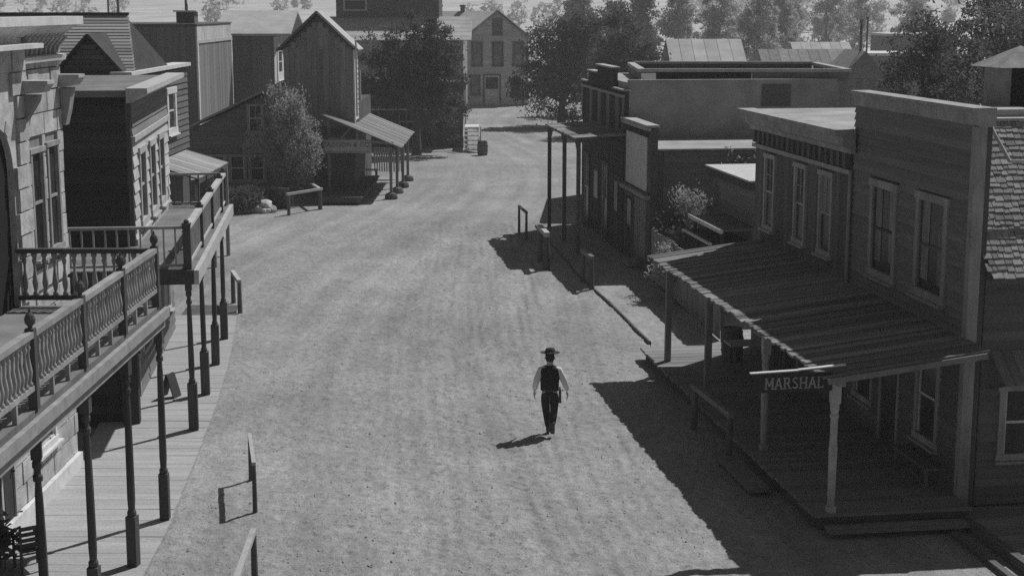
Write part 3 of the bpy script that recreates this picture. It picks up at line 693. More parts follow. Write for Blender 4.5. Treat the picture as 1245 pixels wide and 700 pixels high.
# ---- low dark shed under the big left tree, with white porch steps
ls = thing('tree_shaded_cabin', 'low dark cabin in deep shade under the big left tree', 'cabin', (-10.6, 103, 0))
MB().box(0, 7.4, 0, 6, 0, 4.2).build('wall', 'wall_dark', ls)
MB().box(-.3, 7.7, -1.6, 6.2, 4.2, 4.35).build('roof', 'dark_wood', ls); MB().box(-.1, 7.5, -1.62, -1.5, 2.55, 2.65).build('beam', 'cream_paint', ls)
for k in range(5): pc('post', ls, 'dark_wood', .05 + k * 1.8, .2 + k * 1.8, -1.6, -1.45, 0, 4.2)
W = Wall(ls, 0, 0, 0)
for k in range(3): W.window(.7 + k * 2.3, 1.9 + k * 2.3, 1.0, 2.4, trim='dark_wood')
ps = thing('porch_steps', 'white picketed stair with pale landing at right edge of the shaded cabin', 'steps', (-3.1, 100, 0))
MB().box(0, 1.0, 1.0, 3.4, 1.35, 1.5).build('landing', 'white_paint', ps)
for k in range(5): pc('tread', ps, 'white_paint', 0, 1.0, -.9 + k * .38, -.5 + k * .38, .16 + k * .26, .24 + k * .26)
for x_ in (0, 1.0): MB().bar((x_, -.95, .1), (x_, 1.0, 1.42), .06, .22).bar((x_, -.9, 1.0), (x_, 1.05, 2.35), .06, .08).build('stringer', 'white_paint', ps)
for k in range(5):
    for x_ in (0, 1.0): pc('picket', ps, 'white_paint', x_ - .03, x_ + .03, -.8 + k * .4, -.74 + k * .4, .3 + k * .26, 1.1 + k * .27)
for k in range(4): pc('landing_post', ps, 'grey_wood', .05 + .3 * (k % 2) * 3, .15 + .3 * (k % 2) * 3, 1.1 + 2.1 * (k // 2), 1.2 + 2.1 * (k // 2), 0, 1.35)

# ---- big flat-topped barn-like building far left of the street
bb = thing('long_barn', 'wide barn with pale banded lower roof and dark flat upper storey behind left trees', 'barn', (-15.5, 128, 0))
MB().box(0, 11.5, 0, 12, 0, 6.6).build('wall', 'plaster', bb)
for k in range(6):
    pc('roof_strip', bb, 'tin_roof', -.3, 12.2, -.6 + k * .75, .16 + k * .75, 6.62 + k * .31, 6.7 + k * .31, (math.atan2(.31, .75), 0, 0))
MB().box(.8, 9.4, 3.6, 10, 6.5, 11.4).build('upper_wall', 'wall_dark', bb)
W = Wall(bb, 0, 3.6, 0); W.window(1.4, 3.4, 8.9, 10.6, trim='cream_paint', tw=.1)
wb = thing('white_barn', 'pale barn wall with horizontal boards glimpsed left of the far house', 'barn', (-4.5, 165, 0))
MB().box(-14, 0, 0, 8, 0, 8.0).build('wall', 'cream_paint', wb); MB().box(-14.2, .2, -.2, 8, 8.0, 8.2).build('roof', 'tin_roof', wb)
Ww = Wall(wb, -14, 0, 0)
for k in range(12): Ww.pc('wall_board', 'pale_siding', 0, 14, .01, .05, 1 + k * .58, 1.54 + k * .58)
for i, (x_, y_, h_) in enumerate(((-29.5, 118, 14), (-26.9, 130, 15), (-41, 160, 17))):
    pl = tag(thing('utility_pole', ['thin dark utility pole rising behind the plank building', 'thin dark utility pole above the vent on the plank building', 'distant thin pole above the stone building'][i], 'pole', (x_, y_, 0)), group='utility poles behind the left buildings')
    MB().lathe([(.13, 0), (.09, h_)], 8).build('shaft', 'dark_wood', pl); pc('crossarm', pl, 'dark_wood', -.9, .9, -.16, -.1, h_ - .8, h_ - .66)

# ================================================================== RIGHT 1: stepped false front with tall porch, block building behind
r1 = thing('false_front_store', 'dark store with stepped parapet, plastered flank and tall plank porch', 'store', (2.46, 57.0, 0), 7.4)
MB().prism([(1.87, .12), (9.8, .12), (11.2, 8.9), (1.87, 8.9)], 'z', 0, 6.35).build('wall', 'plaster', r1)
MB().box(1.87, 9.8, .12, .42, 6.35, 6.5).build('parapet', 'plaster', r1)
MB().prism([(1.87, .43), (9.85, .43), (11.2, 8.9), (1.87, 8.9)], 'z', 6.352, 6.40).build('roof', 'tar_roof', r1)
MB().prism([(.1, 0), (8.9, 0), (8.9, 6.1), (7.55, 6.1), (7.55, 6.55), (5.55, 6.55), (5.55, 6.85), (2.2, 6.85), (2.2, 6.1), (.1, 6.1)], 'x', 1.70, 1.86).build('front', 'black_wood', r1)
for (a, b, z_) in ((.05, 2.15, 6.1), (2.15, 5.6, 6.85), (5.62, 7.6, 6.55), (7.62, 8.95, 6.1)): pc('coping', r1, 'cream_paint', 1.62, 1.94, a, b, z_, z_ + .06)
W = Wall(r1, 1.70, 0, -90)                       # u = -ly
W.pc('cornice_band', 'rail_paint', -8.95, -.02, .0, .1, 5.86, 5.96)
for k, u in enumerate((-8.85, -7.0, -5.2, -3.4, -1.6, -.3)):
    W.pc('pilaster', 'dull_siding', u, u + .7 if 0 < k < 5 else u + .22, .0, .06, 4.55, 5.85)
for u in (-7.9, -6.1, -4.3, -2.5): W.pc('shutter', 'black_wood', u, u + .65, .0, .04, 4.6, 5.8)
gh = [(-8.2, -7.0, .3, 3.2), (-6.2, -4.9, .15, 2.9), (-4.2, -2.9, .3, 3.2), (-1.9, -.8, .15, 2.9)]
W.vboards('black_wood', -8.9, -.1, .12, 4.2, .35, gh)
for i, h_ in enumerate(gh):
    if i % 2 == 0: W.window(*h_, trim='dark_wood')
    else: W.door(*h_, trim='dark_wood')
W.pc('leaning_board', 'dull_siding', -2.6, -2.45, .25, .3, .14, 2.6, roll=.22)
S_ = Wall(r1, 1.87, .12, 0)
MB().box(6.9, 8.0, .06, .119, 5.5, 6.3).build('wall_panel', 'wall_dark', r1)
# clerestory ring on the roof: coping on short posts, near side filled by a dark sheet standing for shade
ca, sa = math.cos(R(-8.5)), math.sin(R(-8.5))
def ring(pts): return [(2.45 + x * ca - y * sa, 1.35 + x * sa + y * ca) for x, y in pts]
def rbox(name, m, x0, x1, y0, y1, z0, z1): return MB().prism(ring([(x0, y0), (x1, y0), (x1, y1), (x0, y1)]), 'z', z0, z1).build(name, m, r1)
rbox('clerestory_coping', 'cream_paint', 0, 8.0, 0, .25, 6.74, 6.86); rbox('clerestory_coping', 'cream_paint', 0, .28, .252, 7.2, 6.74, 6.86)
rbox('clerestory_coping', 'cream_paint', 7.72, 8.0, .252, 7.2, 6.74, 6.86); rbox('clerestory_coping', 'cream_paint', .282, 7.718, 6.95, 7.2, 6.80, 6.90)
rbox('clerestory_wall', 'dull_siding', 4.3, 7.9, .06, .16, 6.41, 6.738); rbox('clerestory_wall', 'dull_siding', .05, .15, .3, 7.0, 6.41, 6.738)
rbox('clerestory_wall', 'wall_dark', .3, 7.7, 7.0, 7.1, 6.41, 6.798); rbox('clerestory_wall', 'wall_dark', 7.75, 7.85, .3, 6.9, 6.41, 6.738)  # inner faces in a darker colour that stands for their shade
rbox('loft_shade', 'unlit_black', .7, 4.28, .16, .2, 6.41, 6.738); rbox('clerestory_floor', 'wall_dark', .3, 7.7, .3, 6.9, 6.402, 6.43)  # black sheet and dark floor paint the shade within the ring
# porch
for k in range(26):
    y0 = -.45 + k * .275
    inst('roof_plank', unit('roof_plank'), r1, (.72 + rj(.03), y0 + .135, 4.48 + rj(.006)), (0, -.06, 0), (1.94, .262, .05))
MB().box(-.08, .06, -.35, 7.15, 4.26, 4.4).build('beam', 'dark_wood', r1)
for yy in (0, 3.2, 7.0):
    pc('post', r1, 'dark_wood', -.08, .06, yy - .07, yy + .07, .13, 4.26)
    MB().bar((0, yy + .05, 3.7), (.0, yy + .7 if yy < 6 else yy - .7, 4.3), .07, .07).build('brace', 'dark_wood', r1)
# lower front with blank pale panel
r1b = thing('panel_front_shop', 'low shop with a blank pale panel above its dark shopfront', 'shop', (2.46, 57.0, 0), 7.4)
MB().box(1.98, 8.5, -4.35, .1, 0, 4.3).build('wall', 'wall_dark', r1b)
MB().box(1.98, 8.5, -4.35, .09, 4.302, 4.36).build('roof', 'tar_roof', r1b)
Wall(r1b, 1.98, -4.35, 0).siding('brown_siding', .2, 6.5, .1, 4.25, .2, maxlen=4)
MB().box(1.72, 1.97, -4.4, .04, 0, 5.1).build('front', 'dark_wood', r1b)
MB().box(1.55, 2.0, -4.5, .06, 5.1, 5.18).build('coping', 'cream_paint', r1b)
W = Wall(r1b, 1.72, 0, -90)
W.pc('panel', 'white_paint', .35, 3.9, .0, .03, 2.85, 4.72)
W.pc('cornice_band', 'cream_paint', -.02, 4.45, 0, .14, 4.98, 5.08)
for k in range(5): W.pc('bracket', 'black_wood', .3 + k * .9, .5 + k * .9, 0, .12, 4.74, 4.96)
W.pc('sill_band', 'rail_paint', -.02, 4.45, 0, .2, 2.62, 2.76)
for k in range(6): W.pc('mullion', 'cream_paint', 2.2 + k * .3, 2.27 + k * .3, 0, .06, .5, 2.5)
W.pc('show_window', 'glass', 2.2, 3.77, .001, .02, .5, 2.5)
W.door(.5, 1.6, .14, 2.5, trim='dark_wood', leaf='black_wood')
W.pc('step', 'grey_wood', 2.3, 3.3, .05, .5, .14, .3)
r0 = thing('far_store', 'plain dark store just beyond the stepped front on the right', 'store', (3.75, 68.6, 0), -3.5)
MB().box(0, 8, 0, 9, 0, 4.6).build('wall', 'wall_dark', r0); MB().box(-.1, 8.1, -.1, 9.1, 4.6, 4.7).build('roof', 'grey_wood', r0)
Wall(r0, 0, 0, -90).siding('black_wood', -9, 0, .1, 4.5, .25, maxlen=5)

# ================================================================== small shed between the right-hand fronts
s2 = thing('lean_to_stand', 'small stand with pebbled flat roof and dark counter awning beside the marshal office', 'stand', (7.3, 46.1, 0), 8.3)
MB().box(0, 3.5, 0, 4.6, 0, 3.75).build('wall', 'plaster', s2)
MB().box(-.25, 3.6, -.15, 4.8, 3.75, 4.0).build('roof', 'dark_paint', s2)
MB().box(-.27, 3.62, -.17, 4.82, 4.001, 4.05).build('roof_gravel', 'rock', s2)
Wall(s2, 0, 0, -90).siding('dull_siding', -4.6, 0, 2.65, 3.7, .2)
for k in range(6): pc('awning_plank', s2, 'brown_siding', -1.08, -.01, -.25 + k * .6, .33 + k * .6, 2.56, 2.61, (0, -.04, 0))
MB().box(-1.18, -1.08, -.3, 3.4, 2.5, 2.62).build('awning_edge', 'white_paint', s2)
MB().box(-1.4, -1.3, .1, 3.3, 2.1, 2.16).build('counter_edge', 'white_paint', s2)
MB().box(-1.3, -.02, .1, 3.3, 1.6, 2.14).build('counter', 'black_wood', s2)
for yy in (.1, 1.7, 3.2): pc('post', s2, 'black_wood', -1.04, -.94, yy - .05, yy + .05, 2.14, 2.52)

# ---- board fence
fx0, fy0, fx1, fy1 = 4.72, 51.6, 5.72, 41.9
fd = math.degrees(math.atan2(fy1 - fy0, fx1 - fx0))
fe = thing('board_fence', 'weathered upright board fence between panel shop and marshal porch', 'fence', (fx0, fy0, 0), fd)
L_ = math.hypot(fx1 - fx0, fy1 - fy0); u = 0
while u < L_:
    w = random.uniform(.17, .24); pc('board', fe, 'grey_wood', u, u + w - .012, -.03, .0 + rj(.006), .13, 1.85 + rj(.05), (0, rj(.012), 0)); u += w
for z_ in (.5, 1.5): pc('rail', fe, 'dark_wood', 0, L_, .012, .06, z_, z_ + .09)
for k in range(5): pc('post', fe, 'dark_wood', k * (L_ - .1) / 4, k * (L_ - .1) / 4 + .1, .065, .16, 0, 1.8)

# ================================================================== MARSHAL office (flat cornice front + tall false front + shared porch)
M_O = (5.5, 26.75, 0); M_D = 8.2
ma = thing('bracketed_front_building', 'dark vertical boarded front with deep bracketed cornice and three narrow windows', 'building', M_O, M_D)
MB().box(2.67, 10, 5.98, 12.9, 0, 6.32).build('wall', 'wall_dark', ma)
W = Wall(ma, 2.67, 0, -90)
hs = [(-12.05, -11.2, 3.62, 5.52), (-9.7, -8.85, 3.62, 5.52), (-7.95, -7.05, 3.62, 5.52)]
W.vboards('brown_siding', -12.9, -6.02, 3.05, 5.68, .3, hs, batten=False, thick=.02)
for i, h_ in enumerate(hs): W.window(*h_, trim='cream_paint', tw=.11, cols=2, rows=3, upper='blind' if i == 2 else None, proud=.07, bar='cream_paint')
gh = [(-12.3, -11.1, .9, 2.6), (-10.1, -9.0, .36, 2.6), (-8.0, -6.8, .9, 2.6)]
W.vboards('dark_wood', -12.9, -6.02, .36, 3.04, .3, gh, thick=.02)
W.window(*gh[0], trim='tan_paint', cols=1); W.door(*gh[1], trim='tan_paint'); W.window(*gh[2], trim='tan_paint', cols=1)
W.pc('frieze_rail', 'cream_paint', -12.95, -5.95, .0, .12, 5.60, 5.70)
W.pc('frieze', 'black_wood', -12.9, -5.99, .0, .03, 5.701, 6.06)
for k in range(18): W.pc('frieze_bracket', 'dark_wood', -12.75 + k * .385, -12.58 + k * .385, .03, .17, 5.74, 6.05)
MB().prism([(2.6, 6.06), (2.5, 6.06), (2.48, 6.16), (2.32, 6.24), (2.30, 6.42), (2.14, 6.46), (2.12, 6.58), (2.6, 6.58)], 'y', 5.7, 13.0).build('cornice', 'tan_paint', ma)
MB().box(2.602, 10.1, 5.98, 12.98, 6.33, 6.56).build('roof', 'tar_roof', ma)
MB().box(2.62, 2.70, 5.985, 6.12, .36, 5.6).build('corner_board', 'dark_wood', ma)
MB().tube([(2.58, 5.9, 5.7), (2.58, 5.9, 3.1)], .045, 8).build('drain_pipe', 'rail_paint', ma)

mo = thing('marshal_office', 'tall clapboard false front with pale corner board, shared plank porch and shingled side roof', 'office', M_O, M_D)
MB().box(2.70, 2.95, .02, 5.96, .2, 7.1).build('false_front', 'wall_dark', mo)
MB().prism([(.12, 0), (6.0 - .05, 0), (5.95, 4.5), (3.9, 6.8), (2.1, 6.8), (.12, 4.5)], 'x', 2.96, 9.5).build('wall', 'wall_dark', mo)
W = Wall(mo, 2.70, 0, -90)
up = [(-4.83, -3.4, 3.66, 5.66), (-2.45, -1.0, 3.68, 5.68)]
lo = [(-5.4, -4.3, .92, 2.7), (-3.95, -2.9, .36, 2.65), (-2.1, -1.0, .92, 2.75)]
W.siding('dull_siding', -5.94, -.17, 3.12, 7.06, .152, up)
W.siding('brown_siding', -5.94, -.17, .36, 3.1, .152, lo)
for h_ in up: W.window(*h_, trim='tan_paint', tw=.15, cols=1, proud=.085, head=.05, sill=.05, bar='dark_wood', curtain=1)
W.window(*lo[0], trim='tan_paint', tw=.12, cols=1, proud=.08); W.door(*lo[1], trim='tan_paint', leaf='dark_paint', tw=.11); W.window(*lo[2], trim='tan_paint', tw=.13, cols=1, proud=.08)
W.pc('corner_board', 'tan_paint', -.16, .02, -.02, .07, .1, 7.06)
Wall(mo, 2.70, .02, 0).pc('corner_board', 'tan_paint', -.06, .14, .0, .03, .1, 7.06)
MB().prism([(2.70, 7.06), (2.64, 7.08), (2.62, 7.30), (2.54, 7.33), (2.54, 7.39), (2.97, 7.39), (2.97, 7.06)], 'y', -.06, 6.0).build('cornice', 'tan_paint', mo)
# side wall facing the viewer
S_ = Wall(mo, 2.96, .12, 0)
sh_ = [(.42, 1.5, .98, 2.4)]
S_.siding('brown_siding', .03, 6.5, .15, 4.5, .17, sh_, maxlen=4)
S_.window(*sh_[0], trim='tan_paint', tw=.12, cols=1, proud=.08)
for k in range(9): inst('awning_plank', unit('grey_wood'), mo, (3.25 + k * .19, -.26, 2.78), (-.95, 0, 0), (.18, .03, .85))
MB().bar((3.2, .08, 2.35), (3.2, -.55, 2.55), .05, .05).bar((4.85, .08, 2.35), (4.85, -.55, 2.55), .05, .05).build('awning_bracket', 'dark_wood', mo)
# shingles: every one that can be told apart
sh_me = MB().box(-.5, .5, -.5, .5, -.5, .5).mesh('shingle', 'shingle')
ey, ez, ty, tz = -.28, 4.42, 2.0, 7.0
MB().prism([(ey + .06, ez - .02), (ty, tz - .06), (ty, tz - .12), (ey + .06, ez - .12)], 'x', 2.97, 9.6).build('roof_deck', 'dark_wood', mo)
rows = 25; sang = math.atan2(tz - ez, ty - ey); slen = math.hypot(tz - ez, ty - ey)
rest = MB()
for r_ in range(rows):
    x = 2.95 - (.07 if r_ % 2 else 0)
    while x < 9.5:
        w = random.uniform(.10, .22); t = (r_ + .5) / rows + rj(.009)
        c = Vector((x + w / 2, ey + (ty - ey) * t, ez + (tz - ez) * t + .012))
        if x < 4.4: inst('shingle', sh_me, mo, c, (sang - .13 + rj(.03), rj(.03), rj(.03)), (w - .014, slen / rows * 1.3, .022))
        else: rest.bar(c - Vector((0, math.cos(sang - .1), math.sin(sang - .1))) * slen / rows * .62, c + Vector((0, math.cos(sang - .1), math.sin(sang - .1))) * slen / rows * .62, w - .012, .022)
        x += w
tag(rest.build('shingles', 'shingle', mo), kind='stuff')
MB().box(2.96, 9.5, 1.96, 2.3, 7.01, 7.06).build('flashing', 'cream_paint', mo)
MB().box(3.06, 4.9, 2.32, 4.4, 7.02, 7.2).build('roof_platform', 'tar_roof', mo)
MB().tube([(3.35, 1.5, 7.35), (3.75, .95, 6.35)], .035, 6).tube([(3.75, .95, 6.35), (5.4, .95, 6.32)], .03, 6).build('roof_prop', 'cream_paint', mo)
# little hipped cupola on the ridge
cu = thing('cupola', 'small open cupola with hipped shingle cap on the marshal office ridge', 'cupola', (9.81, 31.0, 6.98), M_D)
MB().box(-.03, 1.03, -.03, 1.03, 0, .1).build('base', 'rail_paint', cu)
MB().box(0, .05, 0, 1.0, .1, .96).build('wall', 'rail_paint', cu); MB().box(.051, 1.0, .95, 1.0, .1, .96).build('wall', 'wall_dark', cu); MB().box(.95, 1.0, 0, .949, .1, .96).build('wall', 'wall_dark', cu)
MB().box(.051, .1, 0, .05, .1, .96).build('jamb', 'rail_paint', cu); MB().box(.06, .94, .06, .94, .101, .12).build('floor', 'unlit_black', cu)  # black floor and dark inner walls paint the cupola's unlit inside
MB().add([(-.22, -.22, .96), (1.22, -.22, .96), (1.22, 1.22, .96), (-.22, 1.22, .96), (.5, .5, 1.38)], [(0, 1, 4), (1, 2, 4), (2, 3, 4), (3, 0, 4), (0, 3, 2, 1)]).build('roof', 'roof_plank', cu)
# porch: deck, steps, roof planks, posts
MB().box(-.15, 2.6, -.5, 13, .05, .28).build('porch_frame', 'dark_wood', mo)
y = -.62
while y < 13.1:
    w = random.uniform(.17, .24); pc('deck_plank', mo, 'grey_wood', -.28 + rj(.03), 2.66, y, y + w - .012, .29, .35 + rj(.004)); y += w
pc('step', mo, 'grey_wood', -.1, 2.5, -1.0, -.66, .1, .17); pc('step', mo, 'grey_wood', -.82, -.42, 1.5, 3.7, .1, .18)
for yy in (1.7, 3.4): pc('step_support', mo, 'dark_wood', -.78, -.46, yy, yy + .1, 0, .1)
for xx in (.1, 2.2): pc('step_support', mo, 'dark_wood', xx, xx + .1, -.96, -.7, 0, .1)
EZ, WZ = 2.90, 3.26
rp = math.atan2(WZ - EZ, 2.9)
y = -.95
while y < 12.25:
    w = random.uniform(.12, .23); L_ = 2.98 + random.uniform(-.03, .04)
    inst('roof_plank', unit('roof_plank'), mo, (2.66 - L_ / 2 * math.cos(rp), y + w / 2, WZ - L_ / 2 * math.sin(rp) + rj(.016)), (rj(.03), -rp + rj(.003), rj(.003)), (L_, w - .008, .045)); y += w
MB().box(-.02, .12, -.85, 12.1, 2.70, 2.855).build('beam', 'grey_wood', mo)
MB().bar((-.25, -.98, 2.83), (2.6, -.98, 3.19), .04, .1).build('barge_board', 'dull_siding', mo)
mp1 = MB().box(-.075, .075, -.075, .075, 0, .12).lathe([(.062, .12), (.07, .3), (.075, .9), (.08, 1.15), (.066, 1.3), (.066, 1.7), (.082, 1.73), (.082, 1.77), (.06, 1.8), (.082, 1.88), (.082, 1.98)], 9).box(-.08, .08, -.08, .08, 1.98, 2.36).mesh('post', 'cream_paint')
mp1_shade = mp1.copy(); mp1_shade.materials[0] = MATS['rail_paint']  # same post in a darker paint that stands for its shade
mp2 = MB().box(-.07, .07, -.07, .07, 0, 2.36).mesh('post', 'grey_wood')
for i, yy in enumerate((-.5, 3.45, 7.75, 11.5)): inst('post', mp1 if i == 0 else (mp1_shade if i == 1 else mp2), mo, (.06, yy, .345), (0, rj(.006), 0))
# sign
ms = thing('marshal_sign', 'dark hanging board lettered MARSHAL at the near end of the porch', 'sign', M_O, M_D)
MB().box(-1.5, -.12, -.84, -.80, 2.64, 2.97).build('board', 'sign_dark', ms)
MB().bar((-1.58, -.82, 2.985), (-.72, -.82, 3.015), .09, .02).bar((-.73, -.82, 3.022), (.1, -.82, 3.09), .09, .02).build('cap', 'white_paint', ms)
serif_letters('MARSHAL', .19, 'sign_letter', ms, (-.80, -.846, 2.80), (0, 0, 0), track=.10)
MB().bar((-.12, -.82, 2.9), (.02, -.82, 2.88), .04, .05).build('bracket', 'iron', ms)
# bench against the front
be = thing('bench', 'low dark wooden bench below the near porch window of the marshal office', 'bench', M_O, M_D)
for k in range(3): pc('seat_slat', be, 'dark_wood', 2.12 + k * .13, 2.24 + k * .13, .25, 1.9, .78, .82)
for yy in (.35, 1.75):
    for xx in (2.15, 2.42): pc('leg', be, 'dark_wood', xx, xx + .06, yy, yy + .06, .355, .78)
MB().bar((2.2, .45, .4), (2.2, 1.7, .75), .03, .05).build('brace', 'dark_wood', be)
# barrel and table at the far end of the porch
def barrel(label, loc, h=.85, r=.28):
    b = thing('barrel', label, 'barrel', loc)
    MB().lathe([(r * .84, 0), (r * .97, h * .25), (r, h * .5), (r * .97, h * .75), (r * .84, h), (r * .8, h), (r * .8, h - .03), (0.001, h - .03)], 14).build('staves', 'dark_wood', b)
    for t, q in ((.12, .925), (.32, 1.0), (.68, 1.0), (.88, .925)): MB().lathe([(r * q, h * t - .02), (r * q + .008, h * t - .02), (r * q + .008, h * t + .02), (r * q, h * t + .02)], 14).build('hoop', 'iron', b)
    return b
barrel('dark barrel under the far end of the marshal porch roof', (5.55, 38.2, .35))
barrel('dark barrel beside the white steps of the shaded cabin', (-1.85, 97.4, 0), .9, .34)
tb = thing('plank_table', 'pale edged plank table on the far end of the marshal porch', 'table', (5.35, 37.0, .35), M_D)
MB().box(-.1, 1.1, -.3, .3, .68, .73).build('top', 'cream_paint', tb)
for xx in (0, 1.0):
    for yy in (-.25, .2): pc('leg', tb, 'dark_wood', xx, xx + .06, yy, yy + .06, 0, .68)
# low walk beside the office, lower right
wk = thing('side_boardwalk', None, None, M_O, M_D); wk['kind'] = 'structure'
y = -6.2
while y < -.1:
    w = random.uniform(.26, .34); pc('plank', wk, 'grey_wood', 2.62 + rj(.02), 5.2, y, y + w - .012, .08, .15 + rj(.006)); y += w
pc('kerb_beam', wk, 'dark_wood', 2.45, 2.60, -6.2, -.1, -.02, .19); pc('kerb_beam', wk, 'dark_wood', 2.05, 2.17, -6.2, -1.1, -.02, .1)

# ================================================================== hitching rails
def hitch(label, a, b, h=.95, r=.05, over=.12, m='grey_wood', top=None):
    t = thing('hitching_rail', label, 'hitching rail', ((a[0] + b[0]) / 2, (a[1] + b[1]) / 2, 0), group='hitching rails along the street')
    c = Vector((*t.location[:2], 0)); A = Vector((*a, 0)) - c; B = Vector((*b, 0)) - c; d = (B - A).normalized()
    for P in (A, B): MB().lathe([(r * 1.25, -.05), (r * 1.15, h * .5), (r, h - r)], 8).build('post', 'dark_wood', t, P)
    MB().bar(A - d * over + Vector((0, 0, h)), B + d * over + Vector((0, 0, h)), r * 2.0, r * 1.8).build('rail', top or 'cream_paint', t)
    return t
hitch('hitching rail left of the walking man, nearer to the boardwalk steps', (-4.70, 27.2), (-5.1, 29.15), r=.036, over=.03)
hitch('hitching rail cut off by the bottom edge of the picture', (-4.10, 23.5), (-4.0, 21.4), r=.045, over=.03)
hitch('short hitching rail beside the gallery building posts', (-8.22, 46.0), (-8.72, 47.7), h=1.0, r=.06, over=.03)
hitch('long hitching rail in front of the willow beside the store', (-9.96, 68.7), (-8.78, 70.7), r=.06)
hitch('hitching rail meeting the long one at the store post', (-8.85, 70.85), (-10.5, 76.0), r=.06)
hitch('dark horizontal rail before the store windows behind the shrubs', (-10.3, 70.6), (-14.2, 72.6), r=.05, m='dark_wood', top='dark_wood')
hitch('thin hitching rail farthest out beside the tall porch', (.29, 62.8), (.57, 60.9), h=1.15, r=.045, top='dark_wood')
hitch('broad topped hitching rail in shade in front of the tall porch', (1.02, 55.6), (1.22, 53.8), h=1.3, r=.09)
hitch('hitching rail on the edge of the right boardwalk near the porch', (2.38, 51.4), (2.60, 49.9), h=1.1, r=.07, top='dull_siding')
hitch('hitching rail in the shade before the marshal porch', (3.98, 32.8), (4.42, 30.5), h=1.0, r=.06, top='grey_wood')

# chair on the left walk
ch = thing('chair', 'dark wooden armchair on the boardwalk against the stone building', 'chair', (-7.83, 24.0, .15), 215); ch.scale = (.8, .8, .8)
for k in range(5): pc('seat_slat', ch, 'black_wood', -.24, .24, -.24 + k * .1, -.15 + k * .1, .42, .45)
for x_ in (-.25, .22):
    pc('leg', ch, 'black_wood', x_, x_ + .045, -.26, -.215, 0, .66); pc('leg', ch, 'black_wood', x_, x_ + .045, .22, .265, 0, 1.0); pc('arm', ch, 'black_wood', x_ - .02, x_ + .065, -.3, .22, .66, .69)
for k in range(4): pc('back_slat', ch, 'black_wood', -.2, .22, .23, .25, .52 + k * .12, .6 + k * .12)
pc('stretcher', ch, 'black_wood', -.2, .22, -.25, -.225, .2, .23)
# folding board sign lying against the gallery post
fb = thing('sandwich_board', 'small dark folding board standing on the walk under the gallery', 'board', (-8.0, 35.3, .15), 75); fb.scale = (.9, .8, .72)
for s_ in (-1, 1): MB().bar((0, s_ * .22, 0), (0, s_ * .02, .75), .42, .03, up=(0, s_, .3)).build('panel', 'black_wood', fb)
MB().box(-.2, .2, -.02, .02, .74, .77).build('hinge', 'iron', fb)

# ================================================================== trees and bushes
def leaf_mesh(name, crowns, n, size, m, seed, nclump=60, clump_r=.5, droop=0.0):
    rng = np.random.default_rng(seed)
    vol = np.array([c[3] * c[4] * c[5] for c in crowns]); vol = vol / vol.sum()
    cen = []
    while len(cen) < nclump:
        c = crowns[rng.choice(len(crowns), p=vol)]
        d = rng.normal(size=3); d /= np.linalg.norm(d); r = rng.random() ** .42
        cen.append(np.array(c[:3]) + d * r * np.array(c[3:6]) * rng.uniform(.85, 1.08))
    cen = np.array(cen); cr = clump_r * rng.uniform(.55, 1.35, nclump)
    idx = rng.integers(0, nclump, n)
    g = rng.normal(size=(n, 3)) * .52
    pos = cen[idx] + g * cr[idx][:, None] * np.array([1, 1, .8])
    if droop: pos[:, 2] -= rng.random(n) ** 2 * droop
    a = rng.normal(size=(n, 3)) * np.array([1, 1, 1 + 1.5 * droop]); a /= np.linalg.norm(a, axis=1)[:, None]
    b = rng.normal(size=(n, 3)); b -= (b * a).sum(1)[:, None] * a; b /= np.linalg.norm(b, axis=1)[:, None]
    nrm = np.cross(a, b)
    s = size * rng.uniform(.55, 1.3, n)[:, None]
    v = np.empty((n, 4, 3)); v[:, 0] = pos - a * s; v[:, 1] = pos + b * s * .45 + nrm * s * .12; v[:, 2] = pos + a * s; v[:, 3] = pos - b * s * .45 + nrm * s * .12
    v = v.reshape(-1, 3); v[:, 2] = np.maximum(v[:, 2], .03)
    me = bpy.data.meshes.new(name); me.vertices.add(n * 4); me.vertices.foreach_set('co', v.ravel())
    me.loops.add(n * 4); me.loops.foreach_set('vertex_index', np.arange(n * 4)); me.polygons.add(n); me.polygons.foreach_set('loop_start', np.arange(n) * 4)
    try: me.polygons.foreach_set('loop_total', np.full(n, 4))
    except Exception: pass
    me.update(calc_edges=True); me.validate(); me.materials.append(MATS[m])
    return me, cen
def tree(name, label, loc, crowns, n, size, m, seed, trunk_r=.18, cat='tree', nclump=60, clump_r=.6, group=None, limbs=14, droop=0.0):
    t = thing(name, label, cat, (loc[0], loc[1], 0), group=group)
    me, cen = leaf_mesh('crown', crowns, n, size, m, seed, nclump, clump_r, droop)
    inst('crown', me, t)
    zmin = min(c[2] - c[5] for c in crowns); zc = sum(c[2] for c in crowns) / len(crowns)
    rng = random.Random(seed); b = MB(); fork = max(.5, zmin + (zc - zmin) * .45)
    b.tube([(0, 0, -.1), (rng.uniform(-.1, .1), rng.uniform(-.1, .1), fork * .5), (rng.uniform(-.15, .15), 0, fork), (rng.uniform(-.3, .3), 0, zc)], [trunk_r * 1.25, trunk_r, trunk_r * .8, trunk_r * .35], 8)
    for k in range(limbs):
        c = cen[rng.randrange(len(cen))]; z0 = fork * rng.uniform(.7, 1.1); mid = Vector((c[0] * .45, c[1] * .45, z0 + (c[2] - z0) * .6))
        b.tube([(0, 0, z0), mid, tuple(c)], [trunk_r * .45, trunk_r * .28, trunk_r * .08], 5)
    b.build('trunk', 'bark', t)
    return t
